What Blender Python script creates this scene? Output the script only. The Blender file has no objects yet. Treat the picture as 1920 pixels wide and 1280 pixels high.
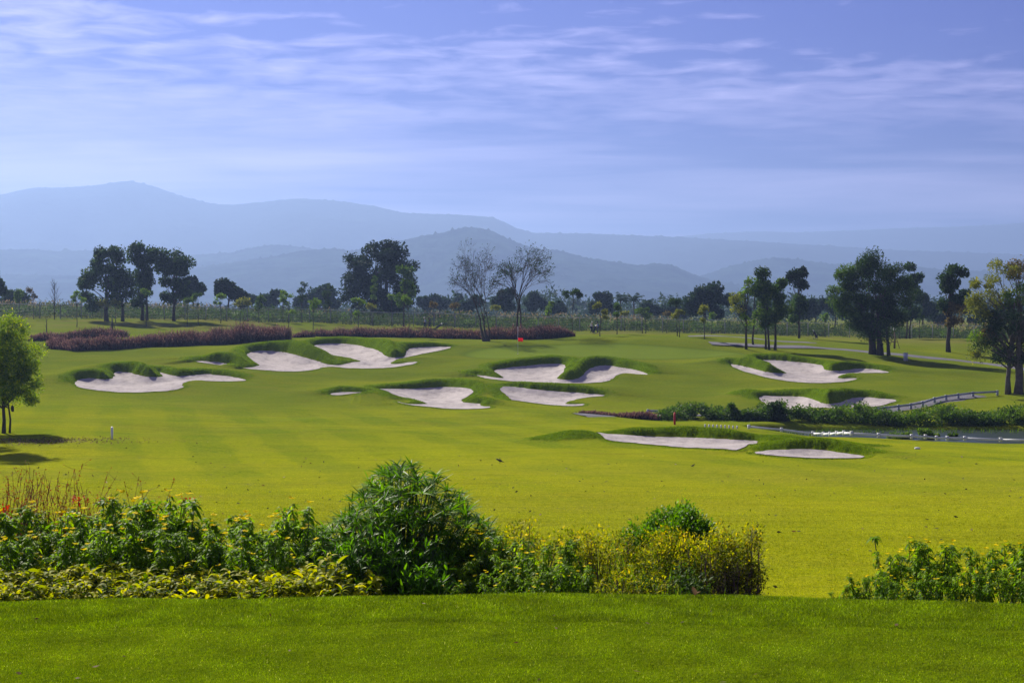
import bpy, math, random
import numpy as np
from mathutils import Vector, noise as mnoise
S = bpy.context.scene
COL = S.collection
rng = np.random.default_rng(7)
random.seed(7)
F = 2667.0; HY = 572.0
def P(px, py, D): return np.array([(px-960)/F*D, D, (HY-py)/F*D])

# ------------------------------------------------------------------ helpers
def tag(o, label=None, cat=None, group=None, kind=None):
    if label: o['label'] = label
    if cat: o['category'] = cat
    if group: o['group'] = group
    if kind: o['kind'] = kind
    return o
def empty(name, loc, label, cat, group=None, rz=0.0):
    o = bpy.data.objects.new(name, None); COL.objects.link(o)
    o.location = tuple(float(v) for v in loc); o.rotation_euler = (0, 0, rz); o.empty_display_size = .2
    return tag(o, label, cat, group)
def mk(name, V, Fc, mat, parent=None, smooth=False, fattr=None, vattr=None):
    V = np.asarray(V, dtype=np.float32).reshape(-1, 3)
    if isinstance(Fc, np.ndarray) and Fc.ndim == 2: Fs = [Fc]
    else: Fs = [f for f in Fc if len(f)]
    me = bpy.data.meshes.new(name)
    me.vertices.add(len(V)); me.vertices.foreach_set('co', V.ravel())
    nl = sum(f.size for f in Fs); nf = sum(len(f) for f in Fs)
    me.loops.add(nl); me.loops.foreach_set('vertex_index', np.concatenate([f.ravel() for f in Fs]).astype(np.int32))
    me.polygons.add(nf)
    tot = np.concatenate([np.full(len(f), f.shape[1]) for f in Fs]).astype(np.int32)
    st = np.concatenate([[0], np.cumsum(tot)[:-1]]).astype(np.int32)
    me.polygons.foreach_set('loop_start', st)
    try: me.polygons.foreach_set('loop_total', tot)
    except Exception: pass
    if smooth: me.polygons.foreach_set('use_smooth', np.ones(nf, dtype=bool))
    for k, a in (fattr or {}).items():
        t = me.attributes.new(k, 'FLOAT', 'FACE'); t.data.foreach_set('value', np.asarray(a, dtype=np.float32))
    for k, a in (vattr or {}).items():
        t = me.attributes.new(k, 'FLOAT', 'POINT'); t.data.foreach_set('value', np.asarray(a, dtype=np.float32))
    me.update(calc_edges=True)
    if mat: me.materials.append(mat)
    o = bpy.data.objects.new(name, me); COL.objects.link(o)
    if parent: o.parent = parent
    return o
def copy_tree(o, parent=None):
    c = o.copy(); COL.objects.link(c); c.parent = parent
    for ch in list(o.children): copy_tree(ch, c)
    return c
def unit(v): return v/np.maximum(np.linalg.norm(v, axis=-1, keepdims=True), 1e-9)

class MB:
    def __init__(s): s.v = []; s.q = []; s.t = []; s.n = 0
    def add(s, V, Q=None, T=None):
        V = np.asarray(V, float)
        if Q is not None and len(Q): s.q.append(np.asarray(Q)+s.n)
        if T is not None and len(T): s.t.append(np.asarray(T)+s.n)
        s.v.append(V); s.n += len(V)
    def tube(s, pts, rad, n=6, cap=True):
        pts = np.asarray(pts, float); rad = np.broadcast_to(np.asarray(rad, float), (len(pts),))
        d = np.gradient(pts, axis=0); d = unit(d)
        ref = np.array([0, 0, 1.]) if abs(d[0][2]) < .9 else np.array([1., 0, 0])
        a = unit(np.cross(d, ref)); b = np.cross(d, a)
        th = np.arange(n)*2*math.pi/n
        V = pts[:, None]+rad[:, None, None]*(np.cos(th)[None, :, None]*a[:, None]+np.sin(th)[None, :, None]*b[:, None])
        m = len(pts); i = np.arange(m-1)[:, None]*n; j = np.arange(n)[None]; k = (j+1) % n
        Q = np.stack([i+j, i+k, i+n+k, i+n+j], -1).reshape(-1, 4)
        V = V.reshape(-1, 3); T = None
        if cap:
            V = np.vstack([V, pts[0], pts[-1]]); c0 = m*n; jj = np.arange(n); kk = (jj+1) % n
            T = np.vstack([np.stack([jj, np.full(n, c0), kk], -1), np.stack([jj+(m-1)*n, kk+(m-1)*n, np.full(n, c0+1)], -1)])
        s.add(V, Q, T)
    def box(s, c, sz, rz=0., tilt=None):
        x, y, z = np.array(sz)/2
        V = np.array([[i*x, j*y, k*z] for k in (-1, 1) for j in (-1, 1) for i in (-1, 1)])
        cr, sr = math.cos(rz), math.sin(rz)
        V = V@np.array([[cr, sr, 0], [-sr, cr, 0], [0, 0, 1]])
        s.add(V+np.array(c), [[0, 2, 3, 1], [4, 5, 7, 6], [0, 1, 5, 4], [2, 6, 7, 3], [0, 4, 6, 2], [1, 3, 7, 5]])
    def ball(s, c, r, n=10, m=7):
        th = np.linspace(0, math.pi, m); ph = np.arange(n)*2*math.pi/n
        r = np.broadcast_to(np.asarray(r, float), (3,))
        V = np.stack([np.sin(th)[:, None]*np.cos(ph), np.sin(th)[:, None]*np.sin(ph), np.cos(th)[:, None]*np.ones(n)], -1).reshape(-1, 3)*r
        i = np.arange(m-1)[:, None]*n; j = np.arange(n)[None]; k = (j+1) % n
        s.add(V+np.array(c), np.stack([i+j, i+n+j, i+n+k, i+k], -1).reshape(-1, 4))
    def build(s, name, mat, parent=None, smooth=False, **kw):
        Fs = []
        if s.q: Fs.append(np.vstack(s.q))
        if s.t: Fs.append(np.vstack(s.t))
        return mk(name, np.vstack(s.v), Fs, mat, parent, smooth, **kw)

# ------------------------------------------------------------------ materials
def newmat(name):
    m = bpy.data.materials.new(name); m.use_nodes = True; nt = m.node_tree
    b = nt.nodes['Principled BSDF']; return m, nt, b
def N(nt, t, **kw):
    n = nt.nodes.new(t)
    for k, v in kw.items():
        if k.startswith('i_'): n.inputs[k[2:].replace('_', ' ')].default_value = v
        else: setattr(n, k, v)
    return n
def ramp(nt, stops, interp='LINEAR'):
    r = nt.nodes.new('ShaderNodeValToRGB'); cr = r.color_ramp; cr.interpolation = interp
    while len(cr.elements) < len(stops): cr.elements.new(.5)
    for e, (p, c) in zip(cr.elements, stops):
        e.position = p; e.color = (*c, 1) if len(c) == 3 else c
    return r
def leafmat(name, stops, trans=.4, rough=.7, spec=.10, patch=0):
    m, nt, b = newmat(name); L = nt.links
    at = N(nt, 'ShaderNodeAttribute', attribute_name='rnd')
    r = ramp(nt, stops); L.new(at.outputs['Fac'], r.inputs[0])
    colout = r.outputs[0]
    if patch:
        tc = N(nt, 'ShaderNodeTexCoord'); no = N(nt, 'ShaderNodeTexNoise', i_Scale=patch, i_Detail=3.)
        L.new(tc.outputs['Object'], no.inputs['Vector'])
        mr = N(nt, 'ShaderNodeMapRange'); mr.inputs[1].default_value = .3; mr.inputs[2].default_value = .7; mr.inputs[3].default_value = .65; mr.inputs[4].default_value = 1.35
        L.new(no.outputs['Fac'], mr.inputs[0])
        vm = N(nt, 'ShaderNodeVectorMath', operation='SCALE'); L.new(colout, vm.inputs[0]); L.new(mr.outputs[0], vm.inputs['Scale']); colout = vm.outputs[0]
    L.new(colout, b.inputs['Base Color']); b.inputs['Roughness'].default_value = rough
    b.inputs['Specular IOR Level'].default_value = spec
    tr = N(nt, 'ShaderNodeBsdfTranslucent'); 
    hs = N(nt, 'ShaderNodeHueSaturation', i_Saturation=1.1, i_Value=1.6); L.new(colout, hs.inputs['Color'])
    L.new(hs.outputs[0], tr.inputs[0])
    mx = N(nt, 'ShaderNodeMixShader'); mx.inputs[0].default_value = trans
    L.new(b.outputs[0], mx.inputs[1]); L.new(tr.outputs[0], mx.inputs[2])
    L.new(mx.outputs[0], nt.nodes['Material Output'].inputs[0]); return m
def plain(name, c, rough=.6, nscale=0, namp=.25, spec=.4, metal=0., bump=0):
    m, nt, b = newmat(name); L = nt.links
    b.inputs['Base Color'].default_value = (*c, 1); b.inputs['Roughness'].default_value = rough
    b.inputs['Specular IOR Level'].default_value = spec; b.inputs['Metallic'].default_value = metal
    if nscale:
        tc = N(nt, 'ShaderNodeTexCoord'); no = N(nt, 'ShaderNodeTexNoise', i_Scale=nscale, i_Detail=5.)
        L.new(tc.outputs['Object'], no.inputs['Vector'])
        r = ramp(nt, [(.3, tuple(x*(1-namp) for x in c)), (.7, tuple(min(1, x*(1+namp)) for x in c))])
        L.new(no.outputs['Fac'], r.inputs[0]); L.new(r.outputs[0], b.inputs['Base Color'])
        if bump:
            bu = N(nt, 'ShaderNodeBump', i_Strength=.8, i_Distance=bump); L.new(no.outputs['Fac'], bu.inputs['Height']); L.new(bu.outputs[0], b.inputs['Normal'])
    return m
M = {}
M['bark'] = plain('dark_bark', (.055, .045, .038), .9, 3, .4, .2, bump=.03)
M['bark_pale'] = plain('pale_bark', (.11, .095, .08), .9, 3, .4, .2, bump=.02)
M['wood'] = plain('stake_wood', (.16, .11, .07), .8, 4)
M['white'] = plain('white_paint', (.75, .76, .76), .5, 3, .08)
M['rail'] = plain('galvanised_rail', (.36, .39, .45), .5, 2, .2, metal=.0)
M['wire'] = plain('fence_wire', (.30, .32, .34), .6, 1, .2)
M['post'] = plain('concrete_post', (.17, .18, .20), .8, 3, .2)
M['red'] = plain('red_paint', (.45, .015, .02), .5, 3, .1)
M['black'] = plain('black_nylon', (.02, .02, .025), .6, 6, .3)
M['navy'] = plain('navy_cloth', (.02, .025, .05), .8, 6, .2)
M['skyshirt'] = plain('light_blue_cloth', (.42, .52, .68), .8, 6, .1)
M['blueshirt'] = plain('blue_cloth', (.08, .22, .5), .8, 6, .1)
M['whitecloth'] = plain('white_cloth', (.75, .75, .75), .8, 6, .05)
M['skin'] = plain('skin', (.35, .2, .13), .6, 6, .05)
M['steel'] = plain('steel', (.5, .5, .52), .35, 3, .1, metal=.8)
M['box'] = plain('pale_utility_box', (.50, .54, .58), .6, 3, .1)
def flagmat():
    m, nt, b = newmat('red_flag_cloth'); b.inputs['Base Color'].default_value = (.8, .015, .03, 1); b.inputs['Roughness'].default_value = .7
    tr = N(nt, 'ShaderNodeBsdfTranslucent'); tr.inputs[0].default_value = (.9, .02, .04, 1)
    mx = N(nt, 'ShaderNodeMixShader'); mx.inputs[0].default_value = .5
    nt.links.new(b.outputs[0], mx.inputs[1]); nt.links.new(tr.outputs[0], mx.inputs[2]); nt.links.new(mx.outputs[0], nt.nodes['Material Output'].inputs[0]); return m
M['flag'] = flagmat()
LM = {}
LM['dark'] = leafmat('dark_leaves', [(0, (.014, .032, .010)), (.5, (.03, .062, .014)), (1, (.07, .12, .02))], .3)
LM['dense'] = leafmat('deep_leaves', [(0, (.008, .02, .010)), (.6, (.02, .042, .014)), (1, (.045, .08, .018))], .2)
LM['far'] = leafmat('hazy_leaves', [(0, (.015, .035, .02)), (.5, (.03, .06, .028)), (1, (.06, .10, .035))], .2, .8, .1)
LM['mid'] = leafmat('mid_green_leaves', [(0, (.025, .055, .010)), (.5, (.06, .12, .014)), (1, (.13, .20, .02))], .35, .6, .15)
LM['fresh'] = leafmat('fresh_green_leaves', [(0, (.05, .10, .012)), (.5, (.11, .20, .016)), (1, (.23, .32, .03))], .4, .6, .15)
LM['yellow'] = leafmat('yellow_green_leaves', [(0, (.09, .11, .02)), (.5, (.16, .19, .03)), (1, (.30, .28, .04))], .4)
LM['olive'] = leafmat('olive_leaves', [(0, (.06, .045, .02)), (.5, (.12, .10, .03)), (1, (.2, .14, .05))], .35)
LM['mango'] = leafmat('glossy_tree_leaves', [(0, (.04, .09, .004)), (.45, (.13, .22, .006)), (.8, (.30, .38, .008)), (1, (.55, .52, .012))], .55, .6, .12)
LM['turnera'] = leafmat('serrated_leaves', [(0, (.045, .10, .004)), (.5, (.125, .25, .006)), (1, (.29, .42, .010))], .54, .55, .15)
LM['gold'] = leafmat('golden_leaves', [(0, (.02, .055, .004)), (.45, (.08, .14, .005)), (.72, (.40, .42, .008)), (1, (.66, .60, .015))], .45, .6, .12)
LM['duranta'] = leafmat('gold_and_rust_leaves', [(0, (.05, .09, .005)), (.4, (.15, .21, .008)), (.65, (.48, .44, .010)), (.88, (.58, .38, .012)), (1, (.42, .08, .02))], .45, .6, .1)
LM['purpletwig'] = leafmat('dusky_leaves', [(0, (.02, .03, .012)), (.6, (.06, .06, .02)), (1, (.16, .09, .05))], .3)
LM['sedge'] = leafmat('sedge_leaves', [(0, (.04, .10, .007)), (.5, (.095, .22, .009)), (.93, (.18, .34, .012)), (1, (.34, .34, .10))], .45, .5, .2)
LM['oleander'] = leafmat('narrow_leaves', [(0, (.03, .08, .005)), (.6, (.075, .19, .007)), (1, (.14, .31, .012))], .45, .5, .2)
LM['roundbush'] = leafmat('round_bush_leaves', [(0, (.04, .10, .006)), (.5, (.09, .21, .008)), (1, (.20, .36, .012))], .45, .5, .25)
LM['blade'] = leafmat('long_grass_blades', [(0, (.05, .10, .012)), (.6, (.14, .22, .02)), (1, (.3, .36, .05))], .45)
LM['dry'] = leafmat('dry_seed_grass', [(0, (.12, .04, .02)), (.5, (.22, .09, .03)), (.8, (.3, .03, .03)), (1, (.35, .2, .07))], .35)
LM['turf'] = leafmat('tee_turf_blades', [(0, (.022, .05, .001)), (.45, (.14, .225, .003)), (.85, (.29, .39, .006)), (1, (.52, .55, .12))], .45, .7, .08, patch=3.5)
LM['purple'] = leafmat('purple_grass_blades', [(0, (.03, .018, .020)), (.6, (.058, .032, .034)), (1, (.11, .065, .055))], .3, .8, .05)
LM['plume'] = leafmat('purple_grass_plumes', [(0, (.10, .05, .052)), (.6, (.16, .085, .078)), (1, (.25, .165, .13))], .4, .8, .05)
LM['weed'] = leafmat('weed_leaves', [(0, (.015, .035, .010)), (.45, (.035, .07, .014)), (.8, (.08, .11, .025)), (1, (.15, .13, .05))], .3, .9, .04, patch=.12)
LM['straw'] = leafmat('pale_seed_heads', [(0, (.10, .09, .045)), (.6, (.17, .14, .075)), (1, (.28, .21, .13))], .4, .9, .03, patch=.12)
LM['litter'] = leafmat('fallen_leaf_brown', [(0, (.05, .03, .02)), (.6, (.14, .08, .035)), (1, (.32, .24, .15))], .2, .8, .1)
LM['debris'] = leafmat('dark_debris', [(0, (.02, .03, .01)), (.7, (.06, .055, .02)), (.9, (.2, .12, .05)), (1, (.5, .45, .35))], .15)
LM['fairway'] = leafmat('fairway_blades', [(0, (.11, .14, .004)), (.5, (.29, .32, .006)), (1, (.54, .52, .03))], .35, .8, .02, patch=.5)
LM['shag'] = leafmat('long_grass_green', [(0, (.055, .10, .002)), (.5, (.115, .19, .004)), (1, (.22, .30, .008))], .35, .8, .04, patch=.6)
LM['petal'] = leafmat('yellow_petals', [(0, (.75, .58, .0)), (1, (.85, .72, .0))], .2, .7, .05)
LM['redpetal'] = leafmat('red_petals', [(0, (.4, .02, .02)), (1, (.6, .06, .03))], .35)

# ------------------------------------------------------------------ terrain
CX = np.array([0, 320, 640, 960, 1280, 1600, 1920.])
TB = [
 (9.3, [1174]*7), (12, [1151]*7), (17, [1148]*7),
 (23, [1117]*7), (33, [992]*7), (45, [916]*7), (60, [861, 861, 861, 861, 861, 862, 864]),
 (72, [815, 822, 826, 828, 830, 834, 843]), (80, [797, 803, 808, 811, 814, 823, 834]),
 (88, [780, 788, 795, 798, 801, 823, 828]), (96, [762, 772, 782, 786, 790, 803, 804]),
 (102, [750, 760, 770, 776, 779, 782, 783]), (108, [738, 747, 757, 764, 768, 771, 766]),
 (116, [715, 720, 735, 743, 748, 750, 748]), (124, [692, 697, 712, 717, 722, 727, 727]),
 (132, [673, 677, 690, 694, 700, 706, 713]), (140, [656, 661, 669, 672, 680, 684, 700]),
 (150, [643, 648, 650, 654, 658, 666, 687]), (160, [632, 636, 637, 640, 634, 652, 676]),
 (172, [622, 625, 632, 633, 627, 644, 663]), (186, [611, 614, 624, 628, 627, 638, 648]),
 (200, [600, 603, 611, 620, 626, 634, 638]), (210, [593, 597, 606, 616, 622, 632, 636]),
 (235, [584, 588, 598, 606, 613, 622, 625]), (300, [590, 592, 600, 606, 610, 614, 616]), (600, [598]*7), (1200, [585]*7), (9500, [574.2]*7)]
TD = np.array([r[0] for r in TB]); TZ = np.array([[-(y-HY)*r[0]/F for y in r[1]] for r in TB])
LD = np.log(TD)
def colz(row, u):
    i = np.clip(np.floor(u).astype(int), 0, 5); t = np.clip(u-i, 0, 1)
    g = lambda k: TZ[row, np.clip(k, 0, 6)]
    p0, p1, p2, p3 = g(i-1), g(i), g(i+1), g(i+2)
    return .5*((2*p1)+(-p0+p2)*t+(2*p0-5*p1+4*p2-p3)*t*t+(-p0+3*p1-3*p2+p3)*t**3)
def sstep(a, b, x):
    t = np.clip((x-a)/(b-a), 0, 1); return t*t*(3-2*t)
def base_z(X, Y):
    X = np.asarray(X, float); Y = np.asarray(Y, float)
    Yc = np.clip(Y, 9.3, 9400.); u = (960+F*X/np.maximum(Yc, 20))/320.
    l = np.log(Yc); k = np.clip(np.searchsorted(LD, l, side='right')-1, 0, len(LD)-2)
    zs = [colz(np.clip(k+o, 0, len(LD)-1), u) for o in (-1, 0, 1, 2)]
    lx = [Yc*0+TD[np.clip(k+o, 0, len(LD)-1)] for o in (-1, 0, 1, 2)]
    h = lx[2]-lx[1]
    d0 = (zs[1]-zs[0])/np.maximum(lx[1]-lx[0], 1e-3); d1 = (zs[2]-zs[1])/h; d2 = (zs[3]-zs[2])/np.maximum(lx[3]-lx[2], 1e-3)
    d0 = np.where(k == 0, d1, d0); d2 = np.where(k == len(LD)-2, d1, d2)
    m1 = (d0*h+d1*np.maximum(lx[1]-lx[0], 1e-3))/(h+np.maximum(lx[1]-lx[0], 1e-3)); m2 = (d1*np.maximum(lx[3]-lx[2], 1e-3)+d2*h)/(h+np.maximum(lx[3]-lx[2], 1e-3))
    t = (Yc-lx[1])/h
    z = (2*t**3-3*t*t+1)*zs[1]+(t**3-2*t*t+t)*h*m1+(-2*t**3+3*t*t)*zs[2]+(t**3-t*t)*h*m2
    und = (np.sin(X*.35+np.sin(Y*.11)*2)*np.sin(Y*.23+X*.07)*.10+np.sin(X*.9+1.3+Y*.2)*np.sin(Y*.55-X*.2)*.035)
    z = z+und*sstep(24, 50, Y)*(1-sstep(220, 300, Y))
    tee = -1.75-.006*np.minimum(X*X, 900)+.006*np.sin(X*2.1+Y)+.004*np.sin(X*5+Y*3)
    e = 8.55+.05*np.sin(X*1.7)
    return tee+(z-tee)*sstep(0, .75, Y-e)
def hit(px, py, lo=22., hi=215.):
    D = np.arange(lo, hi, .25); X = (px-960)/F*D
    yy = HY-base_z(X, D)*F/D
    s = yy-py
    w = np.where((s[:-1] >= 0) & (s[1:] < 0))[0]
    if len(w): i = w[0]; d = D[i]+.25*s[i]/(s[i]-s[i+1])
    else: d = D[np.argmin(np.abs(s))]
    return d
def poly_world(pts, lo, hi):
    out = []
    for px, py, h in pts:
        d = hit(px, py+.2*min(h, 13)*(h > 1.5), lo, hi); out.append(((px-960)/F*d, d, h*d/F))
    return np.array(out)
def chaikin(p, n=2):
    p = np.asarray(p, float)
    for _ in range(n):
        q = np.roll(p, -1, 0); p = np.stack([.75*p+.25*q, .25*p+.75*q], 1).reshape(-1, p.shape[1])
    return p
def crop(ox, oy, sc, pts): return [(ox+x/sc, oy+y/sc, h) for x, y, h in pts]
BK = [
 ('A', 100, 135, crop(120, 660, 5.333, [(105,315,4),(130,290,7),(180,270,10),(240,265,15),(320,268,16),(400,272,13),(480,275,5),(493,262,6),(505,235,6),(505,205,8),(560,195,13),(640,203,18),(740,230,20),(820,248,17),(900,254,10),(965,256,4),(990,248,3),(968,218,4),(950,196,6),(1020,220,10),(1090,238,10),(1150,245,10),(1230,240,9),(1330,232,8),(1430,226,7),(1560,235,6),(1680,250,5),(1780,270,3),(1835,287,1),(1760,292,0),(1600,297,0),(1450,292,0),(1350,284,1),(1250,290,2),(1190,312,2),(1172,335,2),(1200,350,1),(1120,380,0),(980,395,0),(700,408,0),(480,400,0),(300,380,0),(170,362,0),(120,340,1)])),
 ('B', 110, 160, crop(320, 615, 3.4286, [(150,214,5),(200,212,10),(260,216,16),(330,222,20),(400,238,18),(440,256,12),(500,259,7),(575,244,3),(565,232,4),(530,212,6),(490,180,8),(500,160,8),(560,148,10),(630,146,13),(720,152,20),(800,170,20),(880,195,17),(950,212,12),(985,230,7),(1040,240,5),(1100,240,4),(1140,228,3),(1180,220,3),(1225,218,2),(1210,209,2),(1160,198,3),(1080,192,4),(1030,186,5),(960,160,7),(910,125,6),(920,112,6),(980,103,7),(1100,103,8),(1200,112,9),(1290,130,13),(1350,150,18),(1375,180,18),(1430,190,18),(1480,188,16),(1508,180,10),(1515,150,9),(1540,130,8),(1600,124,7),(1700,122,6),(1800,122,4),(1812,126,0),(1740,145,0),(1640,162,0),(1560,180,0),(1500,194,1),(1440,208,2),(1405,232,3),(1450,234,3),(1520,223,2),(1583,218,1),(1575,230,0),(1480,248,0),(1380,258,0),(1250,262,0),(1120,258,0),(1060,250,0),(980,252,1),(930,268,0),(850,280,0),(720,281,0),(600,275,0),(450,262,0),(350,245,0),(250,232,0),(170,220,0)])),
 ('C', 95, 130, crop(600, 700, 3.4286, [(60,141,2),(75,134,6),(140,130,12),(220,135,13),(285,142,8),(230,146,0),(150,149,0),(90,149,0)])),
 ('C2', 95, 130, crop(600, 700, 3.4286, [(480,186,1),(540,195,6),(620,201,7),(692,200,3),(690,194,3),(640,182,5),(560,170,6),(460,155,5),(400,128,5),(360,110,5),(450,103,6),(560,103,8),(680,97,9),(780,92,10),(860,98,12),(930,112,14),(990,138,10),(960,158,6),(910,175,6),(905,188,8),(960,196,12),(1030,200,10),(1030,210,4),(1060,217,3),(1100,217,1),(1080,225,0),(1020,232,0),(920,232,0),(820,228,0),(720,218,0),(600,208,0),(520,196,0)])),
 ('C3', 95, 130, crop(600, 700, 3.4286, [(1230,184,6),(1225,174,4),(1190,158,5),(1150,142,8),(1180,120,9),(1240,112,10),(1330,112,10),(1450,120,10),(1600,132,9),(1720,142,8),(1830,151,3),(1835,156,0),(1740,157,1),(1640,168,2),(1580,190,3),(1570,199,4),(1640,200,3),(1700,198,1),(1690,208,0),(1600,214,0),(1480,205,0),(1340,195,0),(1250,187,2)])),
 ('D', 105, 150, crop(880, 650, 5.333, [(70,290,4),(90,285,10),(160,290,12),(250,310,10),(340,320,4),(345,310,4),(300,280,5),(230,240,6),(330,218,7),(440,205,9),(560,195,9),(700,180,9),(850,172,9),(930,174,10),(955,190,8),(950,240,6),(930,275,6),(875,310,8),(880,325,10),(960,334,12),(1050,332,14),(1100,310,14),(1150,280,14),(1175,240,14),(1230,205,13),(1310,188,12),(1390,188,11),(1480,205,10),(1600,225,9),(1690,245,8),(1760,275,6),(1795,300,2),(1700,302,0),(1600,296,1),(1520,298,2),(1450,315,2),(1420,340,1),(1340,358,0),(1200,372,0),(1000,378,0),(800,375,0),(600,365,0),(400,350,0),(230,332,0),(110,310,0)])),
 ('E', 110, 155, crop(1340, 650, 5.333, [(145,178,4),(200,180,12),(300,200,16),(400,230,16),(500,258,14),(600,272,10),(720,274,3),(735,266,3),(650,240,5),(560,205,6),(470,160,6),(430,135,7),(520,135,9),(640,138,9),(760,150,8),(900,160,5),(1010,178,4),(1085,188,4),(1092,215,6),(1100,236,10),(1180,240,14),(1280,240,14),(1380,228,11),(1450,222,8),(1560,226,5),(1680,245,4),(1765,263,1),(1680,266,0),(1560,263,0),(1450,266,1),(1340,272,2),(1260,284,3),(1228,305,4),(1240,318,5),(1300,320,4),(1360,316,3),(1425,320,1),(1400,335,0),(1300,350,0),(1150,364,0),(960,366,0),(780,355,0),(600,335,0),(420,300,0),(280,260,0),(190,215,0)])),
 ('E2', 98, 135, crop(1340, 650, 5.333, [(440,520,5),(540,500,6),(660,498,7),(780,498,8),(880,502,10),(960,520,14),(1030,548,20),(1090,570,22),(1160,578,22),(1240,565,22),(1300,540,17),(1380,515,12),(1460,507,9),(1560,510,7),(1650,520,6),(1750,525,4),(1835,538,1),(1780,560,0),(1640,595,0),(1500,615,0),(1350,620,0),(1180,615,0),(1060,608,0),(900,625,0),(720,628,0),(600,600,1),(510,580,2),(470,545,3)])),
 ('F', 55, 95, crop(960, 790, 2.6667, [(410,82,3),(480,78,8),(600,78,12),(760,80,14),(900,84,15),(1050,92,14),(1180,102,10),(1240,108,5),(1200,134,5),(1140,161,3),(1080,158,0),(950,148,0),(820,133,0),(700,118,0),(580,106,0),(480,102,0),(430,92,1)])),
 ('F2', 55, 90, crop(960, 790, 2.6667, [(1200,169,1),(1260,160,6),(1340,154,15),(1450,150,20),(1540,151,19),(1620,157,15),(1700,168,8),(1790,180,3),(1700,186,0),(1550,188,0),(1400,184,0),(1280,177,0)])),
]
BW = []
for nm, lo, hi, pts in BK:
    cp = chaikin(pts, 1); w = poly_world(cp, lo, hi); w = chaikin(w, 2); jr = np.random.default_rng(len(BW)); jt = jr.normal(size=(len(w), 2)); jt = (jt+np.roll(jt, 1, 0)+np.roll(jt, 2, 0))/3; w[:, :2] += jt*[.07, .09]*(1 if nm != 'C' else .5); BW.append((nm, w))
def sdf(X, Y, poly):
    """signed distance (negative inside), nearest point, smooth lip height"""
    A = poly[:, :2]; B = np.roll(A, -1, 0); hA = poly[:, 2]
    n = len(X); best = np.full(n, 1e9); nx = np.zeros(n); ny = np.zeros(n); ins = np.zeros(n, bool); hn = np.zeros(n); sy_ = np.zeros(n); hw = np.zeros(n); ww = np.zeros(n)
    hB = np.roll(hA, -1)
    for (ax, ay), (bx, by), h, h2 in zip(A, B, hA, hB):
        dx, dy = bx-ax, by-ay; L2 = dx*dx+dy*dy+1e-12
        t = np.clip(((X-ax)*dx+(Y-ay)*dy)/L2, 0, 1); qx = ax+t*dx; qy = ay+t*dy
        d2 = (X-qx)**2+(Y-qy)**2; m = d2 < best
        best = np.where(m, d2, best); nx = np.where(m, qx, nx); ny = np.where(m, qy, ny); hn = np.where(m, h+(h2-h)*t, hn)
        c = ((ay > Y) != (by > Y)) & (X < (bx-ax)*(Y-ay)/(by-ay+1e-12)+ax); ins ^= c
        w = math.sqrt(L2)/(d2+.15)**2; hw += w*h; ww += w
    d = np.sqrt(best); hs = hw/ww; fr = (~ins) & (Y-ny < .15*d); hs = np.where(fr, np.minimum(hs, hn+.02), hs)
    return np.where(ins, -d, d), nx, ny, hs
# grass mounds without sand: px, py, spread x (m), spread y (m), height (m)
MND = [(1075, 826, 2.4, 1.6, .42, 1), (1540, 834, 3.4, 1.6, .18, 1), (1130, 735, 4, 3, .35, 0), (1400, 745, 1.6, 1.5, .3, 1), (1020, 775, 6, 3, .25, 0),
       (1165, 645, 9, 5, .35, 0), (1170, 706, 2.5, 2.0, .25, 0), (250, 642, 12, 4, -.1, 0), (1800, 700, 6, 3, .3, 0), (1340, 705, 5, 5, .25, 0), (700, 640, 8, 4, .2, 0)]
MW = []
for px, py, sx, sy, h, r in MND:
    d = hit(px, py, 50, 190); MW.append(((px-960)/F*d, d, sx, sy, h, r))
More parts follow.
